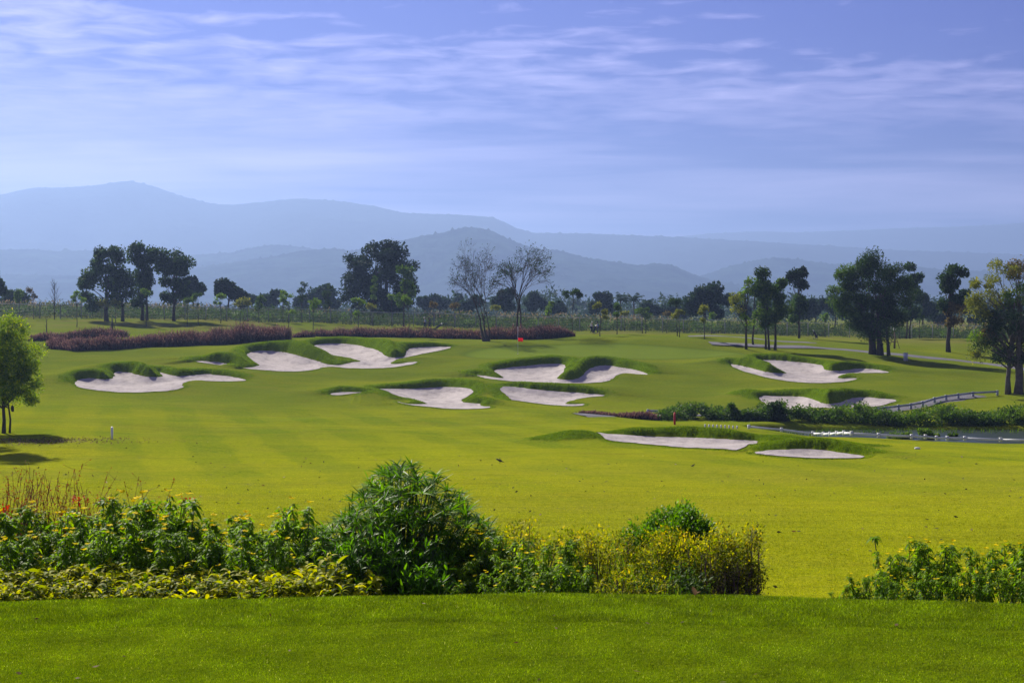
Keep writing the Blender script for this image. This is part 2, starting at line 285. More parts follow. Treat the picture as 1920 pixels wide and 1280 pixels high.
# pond basin
PD = 86.3
POND = chaikin(np.array([((px-960)/F*d, d, 0) for px, d in [(1395, 93.6), (1450, 91.5), (1540, 89.4), (1640, 88.4), (1760, 87.2), (1920, 86.3), (2300, 85), (2600, 87), (2600, 101), (2200, 98), (1920, 96.8), (1760, 96.8), (1600, 96.8), (1480, 96.4), (1410, 95.4)]]), 2)
def ground_fields(X, Y):
    z = base_z(X, Y); n = len(X); rough = np.zeros(n); sd = np.full(n, 50.); nx = np.zeros(n); ny = np.zeros(n); bi = np.full(n, -1); lip = np.zeros(n); rise = np.zeros(n); dip = np.zeros(n)
    for x0, y0, sx, sy, h, r in MW:
        g = np.exp(-((X-x0)/sx)**2-((Y-y0)/sy)**2); z = z+h*g
        if r: rough = np.maximum(rough, sstep(.25, .5, g))
    for i, (nm, w) in enumerate(BW):
        x0, y0 = w[:, :2].min(0)-12; x1, y1 = w[:, :2].max(0)+12
        idx = np.where((X > x0) & (X < x1) & (Y > y0) & (Y < y1))[0]
        if not len(idx): continue
        d, qx, qy, h = sdf(X[idx], Y[idx], w)
        out = np.maximum(d, 0); hh = h*1.05
        on = .22+.38*hh; L = hh*1.42*(1-np.exp(-(out/on)**1.3))*np.exp(-(out/(2.6+hh*3.5))**2)
        lip[idx] = np.maximum(lip[idx], L)
        r_ = .2*np.minimum(h, .55); dip[idx] = np.where(d < 0, .85*np.clip(h-.03, 0, .6)*(1-np.exp(d/1.0)), dip[idx]); rise[idx] = np.maximum(rise[idx], np.where(d > 0, r_*np.exp(-(out/4.)**2), r_*np.exp(-np.maximum(-d, 0)/1.3)))
        rough[idx] = np.maximum(rough[idx], np.where(d > 0, sstep(.08, .2, hh)*(1-sstep(1.7*on, 2.0*on+1.3, out)), 0))
        rough[idx] = np.maximum(rough[idx], np.where(d > 0, .6*(1-sstep(.25, .5, out)), 0))
        b = d < sd[idx]; ii = idx[b]; sd[ii] = d[b]; nx[ii] = qx[b]; ny[ii] = qy[b]; bi[ii] = i
    ins = np.maximum(-sd, 0)
    bowl = .03*sstep(0, 2.4, ins)+.03*np.sin(X*1.3+Y)*np.sin(Y*1.1)*sstep(0, 1.5, ins)
    z = z+lip+rise-bowl-dip
    # pond basin
    idx = np.where((X > 8) & (Y > 78) & (Y < 106))[0]
    if len(idx):
        d, _, _, _ = sdf(X[idx], Y[idx], POND)
        z[idx] -= 1.1*sstep(.4, -1.2, d)
    return z, rough, sd, nx, ny, bi, lip
# ------------------------------------------------------------------ ground sheet
def cols_px():
    a = np.arange(-180, 2100.1, 3.0)
    l = -180-np.cumsum(np.geomspace(6, 9000, 26)); r = 2100+np.cumsum(np.geomspace(6, 9000, 26))
    return np.concatenate([l[::-1], a, r])
PXC = cols_px()
ROWS = np.concatenate([np.linspace(-60, 5, 12), np.linspace(5.5, 8.3, 22), np.linspace(8.4, 9.6, 22), np.linspace(9.75, 23, 50),
    np.arange(23.4, 56, .5), np.arange(56, 164, .27), np.arange(164.5, 240, .8), np.geomspace(243, 9200, 50)])
RX = np.clip((PXC-960)/F*np.maximum(ROWS, 5.5)[:, None], -9200, 9200); RY = np.broadcast_to(ROWS[:, None], RX.shape).copy()
nr, nc = RX.shape
Xf = RX.ravel(); Yf = RY.ravel()
Z, rough, sd, nx, ny, bi, lip = ground_fields(Xf, Yf)
GP = poly_world(chaikin([(868,668,0),(878,659,0),(930,652,0),(1000,649.5,0),(1150,649.5,0),(1260,652,0),(1350,658,0),(1400,664,0),(1370,669,0),(1290,673,0),(1180,674,0),(1090,670,0),(1000,674,0),(930,676,0)], 2), 120, 165)
green = np.zeros(len(Xf)); gi = np.where((Yf > 115) & (Yf < 170) & (np.abs(Xf) < 40))[0]
gd, _, _, _ = sdf(Xf[gi], Yf[gi], GP); green[gi] = sstep(.15, -.15, gd)
collar = np.zeros(len(Xf)); collar[gi] = np.exp(-(gd/.55)**2)
# shaggy relief on the long grass of the bunker faces
gn = np.random.default_rng(3).normal(size=len(Xf)); Z = Z+gn*.022*rough*(sd > .3)
ii = np.arange(nr-1)[:, None]*nc; jj = np.arange(nc-1)[None]
Q = np.stack([ii+jj, ii+jj+1, ii+nc+jj+1, ii+nc+jj], -1).reshape(-1, 4)

def ground_material():
    m, nt, b = newmat('fairway_grass'); L = nt.links
    geo = N(nt, 'ShaderNodeNewGeometry'); sep = N(nt, 'ShaderNodeSeparateXYZ'); L.new(geo.outputs['Position'], sep.inputs[0])
    def noise(sc, det=4., rough=.55, vec=None, scale3=None):
        n = N(nt, 'ShaderNodeTexNoise', i_Scale=sc, i_Detail=det, i_Roughness=rough)
        src = geo.outputs['Position']
        if scale3:
            mp = N(nt, 'ShaderNodeMapping'); mp.inputs['Scale'].default_value = scale3; L.new(src, mp.inputs[0]); src = mp.outputs[0]
        L.new(src, n.inputs['Vector']); return n.outputs['Fac']
    def math_(op, a, b_=None, c=None):
        n = N(nt, 'ShaderNodeMath', operation=op)
        for i, v in enumerate([a, b_, c]):
            if v is None: continue
            if isinstance(v, (int, float)): n.inputs[i].default_value = v
            else: L.new(v, n.inputs[i])
        return n.outputs[0]
    def mr(v, a, b_, c=0., d=1.):
        n = N(nt, 'ShaderNodeMapRange'); L.new(v, n.inputs[0])
        for i, q in enumerate((a, b_, c, d)): n.inputs[i+1].default_value = q
        return n.outputs[0]
    def mix(f, a, c, bt='MIX'):
        n = N(nt, 'ShaderNodeMix', data_type='RGBA', blend_type=bt)
        if isinstance(f, (int, float)): n.inputs[0].default_value = f
        else: L.new(f, n.inputs[0])
        for s_, v in ((n.inputs[6], a), (n.inputs[7], c)):
            if isinstance(v, tuple): s_.default_value = (*v, 1)
            else: L.new(v, s_)
        return n.outputs[2]
    # turf colour: lime fairway near, darker green further up the hole
    far = mr(sep.outputs[1], 40, 125)
    wob = math_('MULTIPLY', math_('SUBTRACT', noise(.05, 3.), .5), 1.1)
    far2 = math_('ADD', far, wob); far2 = mr(far2, 0., 1.)
    c = mix(far2, (.300, .340, .006), (.112, .160, .018))
    # mowing stripes
    s_ = math_('ADD', math_('MULTIPLY', sep.outputs[0], .96), math_('MULTIPLY', sep.outputs[1], .27))
    s_ = math_('ADD', s_, math_('MULTIPLY', noise(.25, 3.), 1.6))
    st = math_('SINE', math_('MULTIPLY', s_, 1.55)); st = mr(st, -.25, .25)
    t_ = math_('ADD', math_('MULTIPLY', sep.outputs[1], .96), math_('MULTIPLY', sep.outputs[0], -.27))
    st2 = mr(math_('SINE', math_('MULTIPLY', t_, .50)), -.3, .3)
    chk = math_('ADD', math_('MULTIPLY', st, .7), math_('MULTIPLY', st2, .3))
    zone = math_('MULTIPLY', mr(sep.outputs[1], 36, 52), mr(sep.outputs[1], 112, 96))
    zone = math_('MULTIPLY', zone, mr(noise(.09, 3.), .36, .5, .45, 1.))
    c = mix(math_('MULTIPLY', math_('MULTIPLY', zone, chk), .72), c, (.085, .165, .010))
    # dry / yellow patches, big and small
    near = mr(far2, 0., 1., 1., .22)
    c = mix(math_('MULTIPLY', near, mr(noise(.16, 6., .65, scale3=(.45, 1., 1.)), .47, .66, 0., .8)), c, (.34, .34, .012))
    c = mix(mr(noise(.4, 7., .75, scale3=(.3, 1., 1.)), .50, .68, 0., .6), c, (.17, .165, .025))
    olive = math_('MULTIPLY', mr(sep.outputs[1], 30, 38), mr(sep.outputs[1], 60, 48))
    c = mix(math_('MULTIPLY', olive, mr(noise(.12, 5., .7, scale3=(.35, 1., 1.)), .40, .58, .1, .75)), c, (.22, .215, .03))
    c = mix(mr(noise(2.2, 7., .8, scale3=(.22, 1., 1.)), .50, .63, 0., .45), c, (.12, .135, .006))
    c = mix(mr(noise(3.1, 5., .8, scale3=(.3, 1., 1.)), .60, .70, 0., .5), c, (.30, .24, .05))
    c = mix(mr(noise(1.1, 5., .7, scale3=(.35, 1., 1.)), .50, .75, 0., .55), c, (.08, .13, .003))
    c = mix(math_('MULTIPLY', near, mr(noise(9., 6., .8, scale3=(.5, 1, 1)), .42, .66, 0., .7)), c, (.44, .42, .02))
    c = mix(mr(noise(26., 5., .8, scale3=(.4, 1, 1)), .46, .64, 0., .75), c, (.06, .10, .001))
    at = lambda k: N(nt, 'ShaderNodeAttribute', attribute_name=k).outputs['Fac']
    c = mix(math_('MULTIPLY', at('green'), .75), c, (.14, .20, .025))
    c = mix(math_('MULTIPLY', at('collar'), .35), c, (.05, .09, .012))
    rg = mix(mr(noise(5., 5., .7), .3, .7), (.06, .11, .003), (.13, .21, .006))
    c = mix(at('rough'), c, rg)
    # worn brownish turf by the fence line
    dry = math_('MULTIPLY', mr(sep.outputs[1], 172, 192), mr(noise(.12, 4.), .4, .6))
    c = mix(math_('MULTIPLY', dry, .6), c, (.16, .14, .045))
    # tee and planting bed
    bed = mr(sep.outputs[1], 9.0, 9.3); bed = math_('MULTIPLY', bed, mr(sep.outputs[1], 13., 11.5))
    c = mix(mr(sep.outputs[1], 9.3, 8.9), c, mix(mr(noise(3., 6., .7), .3, .7), (.08, .13, .003), (.17, .23, .005)))
    c = mix(bed, c, (.06, .042, .025))
    L.new(c, b.inputs['Base Color']); b.inputs['Roughness'].default_value = .85; b.inputs['Specular IOR Level'].default_value = .15
    b.inputs['Specular IOR Level'].default_value = 0.
    bh = math_('ADD', math_('MULTIPLY', noise(30., 3., .7), .5), noise(4., 5., .7, scale3=(.6, 1, 1)))
    bu = N(nt, 'ShaderNodeBump', i_Strength=.85, i_Distance=.06); L.new(bh, bu.inputs['Height'])
    bu2 = N(nt, 'ShaderNodeBump', i_Strength=1., i_Distance=.16); L.new(math_('MULTIPLY', noise(2.6, 6., .75), at('rough')), bu2.inputs['Height']); L.new(bu.outputs[0], bu2.inputs['Normal'])
    L.new(bu2.outputs[0], b.inputs['Normal']); return m
M['ground'] = ground_material()
tag(mk('ground', np.stack([Xf, Yf, Z], -1), Q, M['ground'], smooth=True, vattr={'rough': rough, 'green': green, 'collar': collar}), kind='structure')

def sand_material():
    m, nt, b = newmat('bunker_sand'); L = nt.links
    tc = N(nt, 'ShaderNodeNewGeometry')
    n1 = N(nt, 'ShaderNodeTexNoise', i_Scale=1.1, i_Detail=8., i_Roughness=.78); n2 = N(nt, 'ShaderNodeTexNoise', i_Scale=9., i_Detail=4.)
    mp = N(nt, 'ShaderNodeMapping'); mp.inputs['Scale'].default_value = (1., .5, 3.); L.new(tc.outputs['Position'], mp.inputs[0])
    L.new(mp.outputs[0], n1.inputs['Vector']); L.new(tc.outputs['Position'], n2.inputs['Vector'])
    r = ramp(nt, [(.32, (.27, .24, .235)), (.48, (.44, .395, .38)), (.70, (.56, .505, .48))]); L.new(n1.outputs['Fac'], r.inputs[0]); L.new(r.outputs[0], b.inputs['Base Color'])
    b.inputs['Roughness'].default_value = .95; b.inputs['Specular IOR Level'].default_value = .1
    bu = N(nt, 'ShaderNodeBump', i_Strength=.45, i_Distance=.05); L.new(n2.outputs['Fac'], bu.inputs['Height'])
    bu2 = N(nt, 'ShaderNodeBump', i_Strength=.7, i_Distance=.25); L.new(n1.outputs['Fac'], bu2.inputs['Height']); L.new(bu.outputs[0], bu2.inputs['Normal'])
    L.new(bu2.outputs[0], b.inputs['Normal']); return m
M['sand'] = sand_material()
BKL = {'A': 'sand bunker nearest the left tree, with two dark green grass humps over its back edge', 'B': 'widest sand bunker, below the long purple hedge, cut by several grass fingers',
 'C': 'tiny sliver of sand under a grass hump left of the two middle bunkers', 'C2': 'middle sand bunker right of the tiny sliver, with a grass tongue at its right',
 'C3': 'sand bunker in the middle, below the twin-lobed greenside bunker', 'D': 'twin-lobed sand bunker right below the putting green and its red flag',
 'E': 'sand bunker below the slim trees on the right, long grass ridge across its left', 'E2': 'sand bunker between the cart path rail and the ridge bunker, under a drooping grass hump',
 'F': 'long nearest sand bunker on the right of the fairway, left of a grass mound', 'F2': 'thin sand bunker at the front foot of the large near grass mound'}
for i, (nm, w) in enumerate(BW):
    inn = ((sd < 0) & (bi == i)).reshape(nr, nc)
    f = (inn[:-1, :-1] | inn[:-1, 1:] | inn[1:, :-1] | inn[1:, 1:]).ravel()
    q = Q[f]; u, inv = np.unique(q, return_inverse=True)
    sx, sy = Xf[u].copy(), Yf[u].copy(); out = ~((sd[u] < 0) & (bi[u] == i))
    dd, qx, qy, _ = sdf(sx[out], sy[out], w)
    sx[out] = qx; sy[out] = qy
    zz, *_ = ground_fields(sx, sy)
    o = mk('sand_bunker', np.stack([sx, sy, zz+.035], -1), inv.reshape(-1, 4), M['sand'], smooth=True)
    tag(o, BKL[nm], 'sand bunker', 'sand bunkers around the fairway and green')
_r = rough.reshape(nr, nc); _ok = (_r > .12+.75*rng.uniform(size=_r.shape)) & (sd.reshape(nr, nc) > .12); cand = np.where(_ok.ravel() & (np.abs((960+F*Xf/np.maximum(Yf, 6))-960) < 1000))[0]
kk = rng.choice(cand, 170000); dxy = rng.normal(size=(len(kk), 2))*[.06, .12]; tx, ty = Xf[kk]+dxy[:, 0], Yf[kk]+dxy[:, 1]
tz = Z[kk]; TUFT = (tx, ty, kk)
def gz(x, y):
    z, *_ = ground_fields(np.atleast_1d(np.asarray(x, float)), np.atleast_1d(np.asarray(y, float))); return z
def ghit(px, py, lo=22., hi=215.):
    d = hit(px, py, lo, hi); x = (px-960)/F*d; return np.array([x, d, gz(x, d)[0]])

# ------------------------------------------------------------------ pond, paths
def watermat():
    m, nt, b = newmat('pond_water'); L = nt.links
    b.inputs['Base Color'].default_value = (.025, .035, .03, 1); b.inputs['Roughness'].default_value = .3; b.inputs['Specular IOR Level'].default_value = .6
    g = N(nt, 'ShaderNodeNewGeometry'); n = N(nt, 'ShaderNodeTexNoise', i_Scale=2.2, i_Detail=5.); L.new(g.outputs['Position'], n.inputs['Vector'])
    bu = N(nt, 'ShaderNodeBump', i_Strength=.45, i_Distance=.05); L.new(n.outputs['Fac'], bu.inputs['Height']); L.new(bu.outputs[0], b.inputs['Normal']); return m
pw = POND[:, :2]; c0 = pw.mean(0); pv = np.vstack([c0+(pw-c0)*1.0, c0]); pv = np.column_stack([pv, np.full(len(pv), -8.47)])
n_ = len(pw); tri = np.array([[k, (k+1) % n_, n_] for k in range(n_)])
tag(mk('pond_water', pv, tri, watermat()), kind='structure')
def ribbon(pts, width, name, mat, lift=.04):
    """pts: px,py,lo,hi"""
    w = np.array([((px-960)/F*(d := hit(px, py, lo, hi)), d) for px, py, lo, hi in pts])
    t = np.linspace(0, len(w)-1, len(w)*14); k = np.clip(t.astype(int), 0, len(w)-2); f = (t-k)[:, None]
    g = lambda i: w[np.clip(i, 0, len(w)-1)]
    p = .5*(2*g(k)+(-g(k-1)+g(k+1))*f+(2*g(k-1)-5*g(k)+4*g(k+1)-g(k+2))*f*f+(-g(k-1)+3*g(k)-3*g(k+1)+g(k+2))*f**3)
    d = unit(np.gradient(p, axis=0)); s = np.stack([-d[:, 1], d[:, 0]], -1)
    nw = 6; off = np.linspace(-.5, .5, nw)*width
    V = p[:, None]+s[:, None]*off[None, :, None]; V = V.reshape(-1, 2)
    z = gz(V[:, 0], V[:, 1]).reshape(-1, nw); z = np.maximum(z, 0*z+z.mean(1, keepdims=True)-.02)+lift; z[:, 0] -= .12; z[:, -1] -= .12
    V = np.column_stack([V, z.ravel()]); m = len(p); i = np.arange(m-1)[:, None]*nw; j = np.arange(nw-1)[None]
    q = np.stack([i+j, i+j+1, i+nw+j+1, i+nw+j], -1).reshape(-1, 4)
    tag(mk(name, V, q, mat, smooth=True), kind='structure'); return p
M['path'] = plain('path_asphalt', (.105, .10, .12), .9, 1.5, .2)
ribbon([(1085,783,99,103.5),(1180,781,98,104),(1240,779,98,105),(1340,778.5,98,105),(1450,778,98,105.5),(1560,777,98,106),(1640,772,98,108),(1700,764,98,112),(1760,752,100,117),(1800,744,104,121),(1830,741,105,122)], 2.6, 'cart_path', M['path'])
ribbon([(1330,645,150,175),(1400,647,150,175),(1480,650,150,175),(1560,654,148,175),(1640,661,145,170),(1720,668,142,168),(1800,676,140,165),(1860,683,138,160),(1920,692,135,158),(2050,708,125,155)], 3.0, 'cart_path', M['path'])
ribbon([(1290,638,165,185),(1330,640,165,185),(1380,641,165,182),(1440,642.5,162,182),(1520,642,162,185)], 2.2, 'cart_path', M['path'])

def rail_fence(name, label, pts, post_h, post_w, mat, rails, spacing=None, group=None, postmat=None, cat='fence', dz=.03):
    w = np.array([np.array([(px-960)/F*D, D, gz((px-960)/F*D, D)[0]+dz]) for px, D in pts])
    root = empty(name, w[0], label, cat, group)
    rel = w-w[0]
    seg = np.linalg.norm(np.diff(w[:, :2], axis=0), axis=1); cum = np.concatenate([[0], np.cumsum(seg)])
    n = max(2, int(cum[-1]/spacing)+1); ss = np.linspace(0, cum[-1], n)
    px = np.stack([np.interp(ss, cum, rel[:, k]) for k in range(3)], -1)
    px[:, 2] = gz(px[:, 0]+w[0][0], px[:, 1]+w[0][1])-w[0][2]+dz
    b0 = MB(); b0.box((0, 0, post_h/2), (post_w, post_w, post_h)); b0.box((0, 0, post_h+.008), (post_w*1.12, post_w*1.12, .016))
    first = b0.build('post', postmat or mat, root); first.location = px[0]
    for p in px[1:]:
        c = first.copy(); COL.objects.link(c); c.parent = root; c.location = p
    for zr, hh, tt, nm_, mm in rails:
        r = MB()
        for a, b in zip(px[:-1], px[1:]):
            mid = (a+b)/2; dl = b-a; L_ = np.linalg.norm(dl[:2]); ang = math.atan2(dl[1], dl[0])
            V = []
            for e, q in ((0, a), (1, b)):
                nrm = np.array([-math.sin(ang), math.cos(ang)])
                for s1, s2 in ((-1, -1), (1, -1), (1, 1), (-1, 1)):
                    V.append([q[0]+nrm[0]*s1*tt/2, q[1]+nrm[1]*s1*tt/2, q[2]+zr+s2*hh/2])
            r.add(V, [[0, 1, 5, 4], [1, 2, 6, 5], [2, 3, 7, 6], [3, 0, 4, 7], [3, 2, 1, 0], [4, 5, 6, 7]])
        r.build(nm_, mm, root)
    return root
D_ = lambda px, py, lo, hi: (px, hit(px, py, lo, hi))
rail_fence('guard_rail', 'low grey guard rail with short posts along the cart path above the pond', [D_(1215,780.5,96,104),D_(1290,780,96,104),D_(1400,780,96,104.5),D_(1500,780,96,104.5),D_(1570,779.5,96,105),D_(1640,775.5,96,107),D_(1690,769.5,98,110),D_(1740,760,98,114),D_(1790,749,100,119),D_(1830,743.5,104,121),D_(1870,742,104,121)], .42, .16, M['rail'], [(.32, .16, .06, 'rail', M['rail'])], spacing=2.35)
rail_fence('guard_rail', 'low white timber edging rail with square posts along the near bank of the pond', [D_(1404,807,76,95),D_(1450,811,76,92),D_(1534,817,76,90),D_(1600,821,74,88),D_(1716,826,74,87),D_(1790,828,74,87),D_(1920,832,74,87),D_(2080,834,74,87)], .24, .15, M['white'], [(.13, .12, .07, 'rail', M['white'])], spacing=2.0, dz=.11)
for k in range(9):
    px = 1322+k*7.5; D = hit(px, 801+k*.35, 82, 96)
    x = (px-960)/F*D; b0 = MB(); b0.box((0, 0, .06), (.09, .09, .14)); b0.ball((0, 0, .13), .06)
    o = b0.build('bollard', M['white'], smooth=False); o.location = (x, D, gz(x, D)[0]+.02)
    tag(o, 'tiny white peg in the row leading up to the white pond rail', 'peg', 'white pegs left of the pond rail')

# long wire mesh boundary fence
FP = [(px, 205.) for px in np.linspace(-120, 2060, 40)]
fr = rail_fence('mesh_fence', 'long wire mesh boundary fence with concrete posts running across the whole back of the course', FP, 2.02, .10, M['wire'], [(1.98, .06, .06, 'top_rail', M['rail'])], spacing=2.95, postmat=M['post'])
w0 = np.array(fr.location); xs = np.linspace((-120-960)/F*205, (2060-960)/F*205, 340); zs = gz(xs, np.full_like(xs, 205.))
wm = MB()
for h in np.arange(.15, 1.95, .22):
    p = np.stack([xs-w0[0], np.full_like(xs, 205.)-w0[1], zs+h-w0[2]], -1); wm.tube(p[::4], .006, 3, False)
for k in range(0, len(xs)-1, 6):
    wm.tube([[xs[k]-w0[0], 205-w0[1], zs[k]+.1-w0[2]], [xs[k]-w0[0], 205-w0[1], zs[k]+1.95-w0[2]]], .006, 3, False)
wm.build('wire_mesh', M['wire'], fr)

# ------------------------------------------------------------------ leaves and trees
def rdir(n, zb=0.):
    v = rng.normal(size=(n, 3)); v[:, 2] += zb; return unit(v)
def diamonds(C, d, nrm, L, W):
    """leaf-shaped quads: centre C, direction d, half length L, half width W"""
    s = unit(np.cross(d, nrm)); L = np.broadcast_to(L, (len(C),))[:, None]; W = np.broadcast_to(W, (len(C),))[:, None]
    V = np.stack([C-d*L, C+s*W-d*L*.1, C+d*L, C-s*W-d*L*.1], 1).reshape(-1, 3)
    return V, np.arange(len(C)*4).reshape(-1, 4)
def leafcloud(C, rc, n, size, asp=.5, flat=.7, upb=.6):
    """n leaves around each centre; returns positions etc."""
    k = rng.integers(0, len(C), n); off = rng.normal(size=(n, 3))*np.array([1, 1, flat])*.5
    rr = np.linalg.norm(off, axis=1, keepdims=True); off = off/np.maximum(rr, .9)
    pos = C[k]+off*np.broadcast_to(rc, (len(C),))[k][:, None]
    d = unit(off+rng.normal(size=(n, 3))*.8); nr_ = rdir(n, upb)
    sz = size*rng.uniform(.6, 1.3, n)
    V, Q_ = diamonds(pos, d, nr_, sz, sz*asp)
    return V, Q_, pos
def shag():
    tx, ty, kk = TUFT; tz, _, sd2, *_x = ground_fields(tx, ty); ok = sd2 > .05; tx, ty, tz = tx[ok], ty[ok], tz[ok]; n = len(tx)
    a = rng.uniform(0, 6.28, n); ln = rng.uniform(.1, .8, n); d = unit(np.stack([np.cos(a)*ln, np.sin(a)*ln-.25, np.ones(n)], -1)); s = unit(rng.normal(size=(n, 3))*[1, .5, .2]); h = rng.uniform(.04, .10, n)*(.8+.5*np.sin(tx*2.3+ty)*np.sin(ty*1.7)); w = rng.uniform(.012, .028, n)[:, None]
    P0 = np.stack([tx, ty, tz-.02], -1); V = np.stack([P0-s*w, P0+s*w, P0+d*h[:, None]], 1).reshape(-1, 3)
    tag(mk('long_grass', V, np.arange(n*3).reshape(-1, 3), LM['shag'], fattr={'rnd': np.clip(rng.beta(2, 2.4, n), 0, 1)}), 'shaggy dark green long grass on the bunker faces and humps', 'grass', kind='stuff')
shag()
def tree(name, label, cat, px, D, blobs, nl, ls, lm, group=None, trunks=None, rc=.9, ncl=None, tr=.16, bark='bark', bpy_=None, asp=.5, limbs=24, topb=.75, hollow=.5, twigs=0, z0=None, dead=0.):
    """blobs: (px, py, rx, ry[, leaf material key]) in photo units at distance D"""
    s = F/D; x0 = (px-960)/F*D; z_ = gz(x0, D)[0] if z0 is None else z0
    root = empty(name, (x0, D, z_), label, cat, group)
    toloc = lambda bx, by: ((bx-px)/s, (HY-by)/s-z_)
    cents = []; mats = []
    vol = np.array([b[2]*b[3] for b in blobs], float); ncl = ncl or int(max(6, vol.sum()/(s*rc)**2*2.3)); nl = int(nl*1.9)
    for b, v in zip(blobs, vol):
        n = max(2, int(round(ncl*v/vol.sum()))); cx, cz = toloc(b[0], b[1]); rx, rz = b[2]/s, b[3]/s
        u = rdir(n)*(rng.uniform(hollow**3, 1, (n, 1))**(1/3.)); u = u*np.array([max(rx-rc*.2, rx*.5), max(rx-rc*.2, rx*.5)*.9, max(rz-rc*.2, rz*.5)])
        cents.append(u+np.array([cx, rng.normal()*.15*rx, cz])); mats += [b[4] if len(b) > 4 else lm]*n
    C = np.vstack(cents); mats = np.array(mats)
    tb = MB()
    low = C[:, 2].min(); top = C[:, 2].max()
    trunks = trunks or [(0, 0, tr)]
    tl = []
    for ox, oy, r in trunks:
        bx = ox/s; cx = C[:, 0].mean()*.6+bx*.6; hh = low+(top-low)*topb
        m = 7; t = np.linspace(0, 1, m)
        pts = np.stack([bx+(cx-bx)*t**1.6+rng.normal(size=m)*.05*hh*.15*(t > 0), oy+rng.normal(size=m)*.03*(t > 0)+0*t, -.15+t*(hh+.15)], -1)
        rad = r*(1-.75*t); rad[0] *= 1.25; tb.tube(pts, rad, 7); tl.append((pts, rad))
    idx = rng.permutation(len(C))[:limbs]
    for k in idx:
        pts, rad = tl[rng.integers(len(tl))]; c = C[k]
        hz = min(max(c[2]*rng.uniform(.45, .75), low*.75), pts[-1, 2]*.95)
        j = np.interp(hz, pts[:, 2], np.arange(len(pts))); a = np.array([np.interp(j, np.arange(len(pts)), pts[:, q]) for q in range(3)]); r0 = np.interp(j, np.arange(len(pts)), rad)
        mid = (a+c)/2+np.array([0, 0, .06*np.linalg.norm(c-a)])+rng.normal(size=3)*.05*np.linalg.norm(c-a)
        tb.tube([a, (a+mid)/2+rng.normal(size=3)*.03, mid, c], np.array([.55, .42, .3, .08])*min(r0, tr)*1., 5, False)
        for _ in range(twigs):
            e = c+rdir(1, .5)[0]*rc*rng.uniform(.6, 1.3); tb.tube([mid, (mid+e)/2+rng.normal(size=3)*.1, e], [.02, .013, .006], 3, False)
    tb.build('trunk', M[bark], root, smooth=True)
    keys = list(dict.fromkeys(mats))
    for kk in keys:
        Cs = C[mats == kk]; n = int(nl*len(Cs)/len(C)); rcs = rc*rng.uniform(.6, 1.25, len(Cs)); tone = rng.uniform(-.22, .22, len(Cs))
        V, Q_, pos = leafcloud(Cs, rcs, n, ls, asp)
        rnd = np.clip(rng.beta(2, 2.2, n)+rng.normal(size=n)*.05, 0, 1)
        mk('crown', V, Q_, LM[kk], root, fattr={'rnd': rnd})
    return root
H = hit
# ---- large trees
tree('broadleaf_tree', 'broad dark tree, leftmost of the three tall trees, crown low on its left', 'tree', 207, H(207,602,150,204), [(205,500,32,36),(222,530,26,34),(180,520,30,28),(165,545,16,24),(235,560,18,16),(178,577,14,18),(185,475,8,10),(215,475,14,12)], 5200, .22, 'dark', 'three tall dark trees at left', trunks=[(-7,0,.32),(20,.8,.24)], rc=1.05)
tree('broadleaf_tree', 'tallest and narrowest dark tree, middle of the three tall trees at left', 'tree', 270, H(270,601,150,204), [(268,470,22,20),(272,500,24,28),(270,535,26,28),(255,470,12,20),(285,480,10,20),(260,570,12,8)], 4200, .22, 'dark', 'three tall dark trees at left', trunks=[(-3,0,.26),(4,.5,.2)], rc=.95)
tree('broadleaf_tree', 'dark tree with a bare lower trunk, rightmost of the three tall trees at left', 'tree', 326, H(326,600,150,204), [(326,482,20,14),(345,500,17,26),(330,525,26,30),(310,510,12,32),(340,560,20,14),(318,555,16,14),(303,478,6,10)], 4600, .22, 'dark', 'three tall dark trees at left', trunks=[(0,0,.24)], rc=.95)
tree('dense_tree', 'largest dark round-topped tree behind the fence left of centre', 'tree', 710, 232, [(705,490,50,40),(745,500,34,40),(668,510,30,34),(655,545,22,26),(690,550,40,34),(735,560,34,32),(762,540,18,40),(715,460,30,14),(715,590,45,18)], 12500, .24, 'dense', trunks=[(-10,0,.5),(15,.5,.5)], rc=1.25, hollow=.35, limbs=50)
tree('leafy_tree', 'slender paler green tree in front of the right edge of the largest dark tree', 'tree', 757, H(757,612,150,204), [(757,500,10,12),(760,520,16,14),(763,545,13,16),(755,560,12,14),(770,505,8,9)], 1500, .17, 'mid', trunks=[(0,0,.12)], rc=.7)
tree('big_tree', 'large multi-trunked grey-green tree right of the slim tree group, casting shade across the path', 'tree', 1642, H(1642,665,135,165), [(1625,500,30,22,'dark'),(1603,530,36,34,'mid'),(1645,540,58,52,'dark'),(1672,508,28,18,'dark'),(1688,545,32,38,'dark'),(1578,548,26,28,'mid'),(1592,578,28,30,'mid'),(1640,590,50,34,'dark'),(1686,590,28,26,'dark'),(1600,608,24,16,'dark'),(1645,622,26,20,'dark'),(1630,480,13,10,'dark')], 19000, .15, 'dark', trunks=[(-8,0,.3),(-2,.4,.3),(6,-.3,.3),(10,.3,.32),(26,.2,.14),(20,-.5,.1)], rc=1.0, limbs=60, asp=.32, twigs=2, topb=.5, hollow=.2)
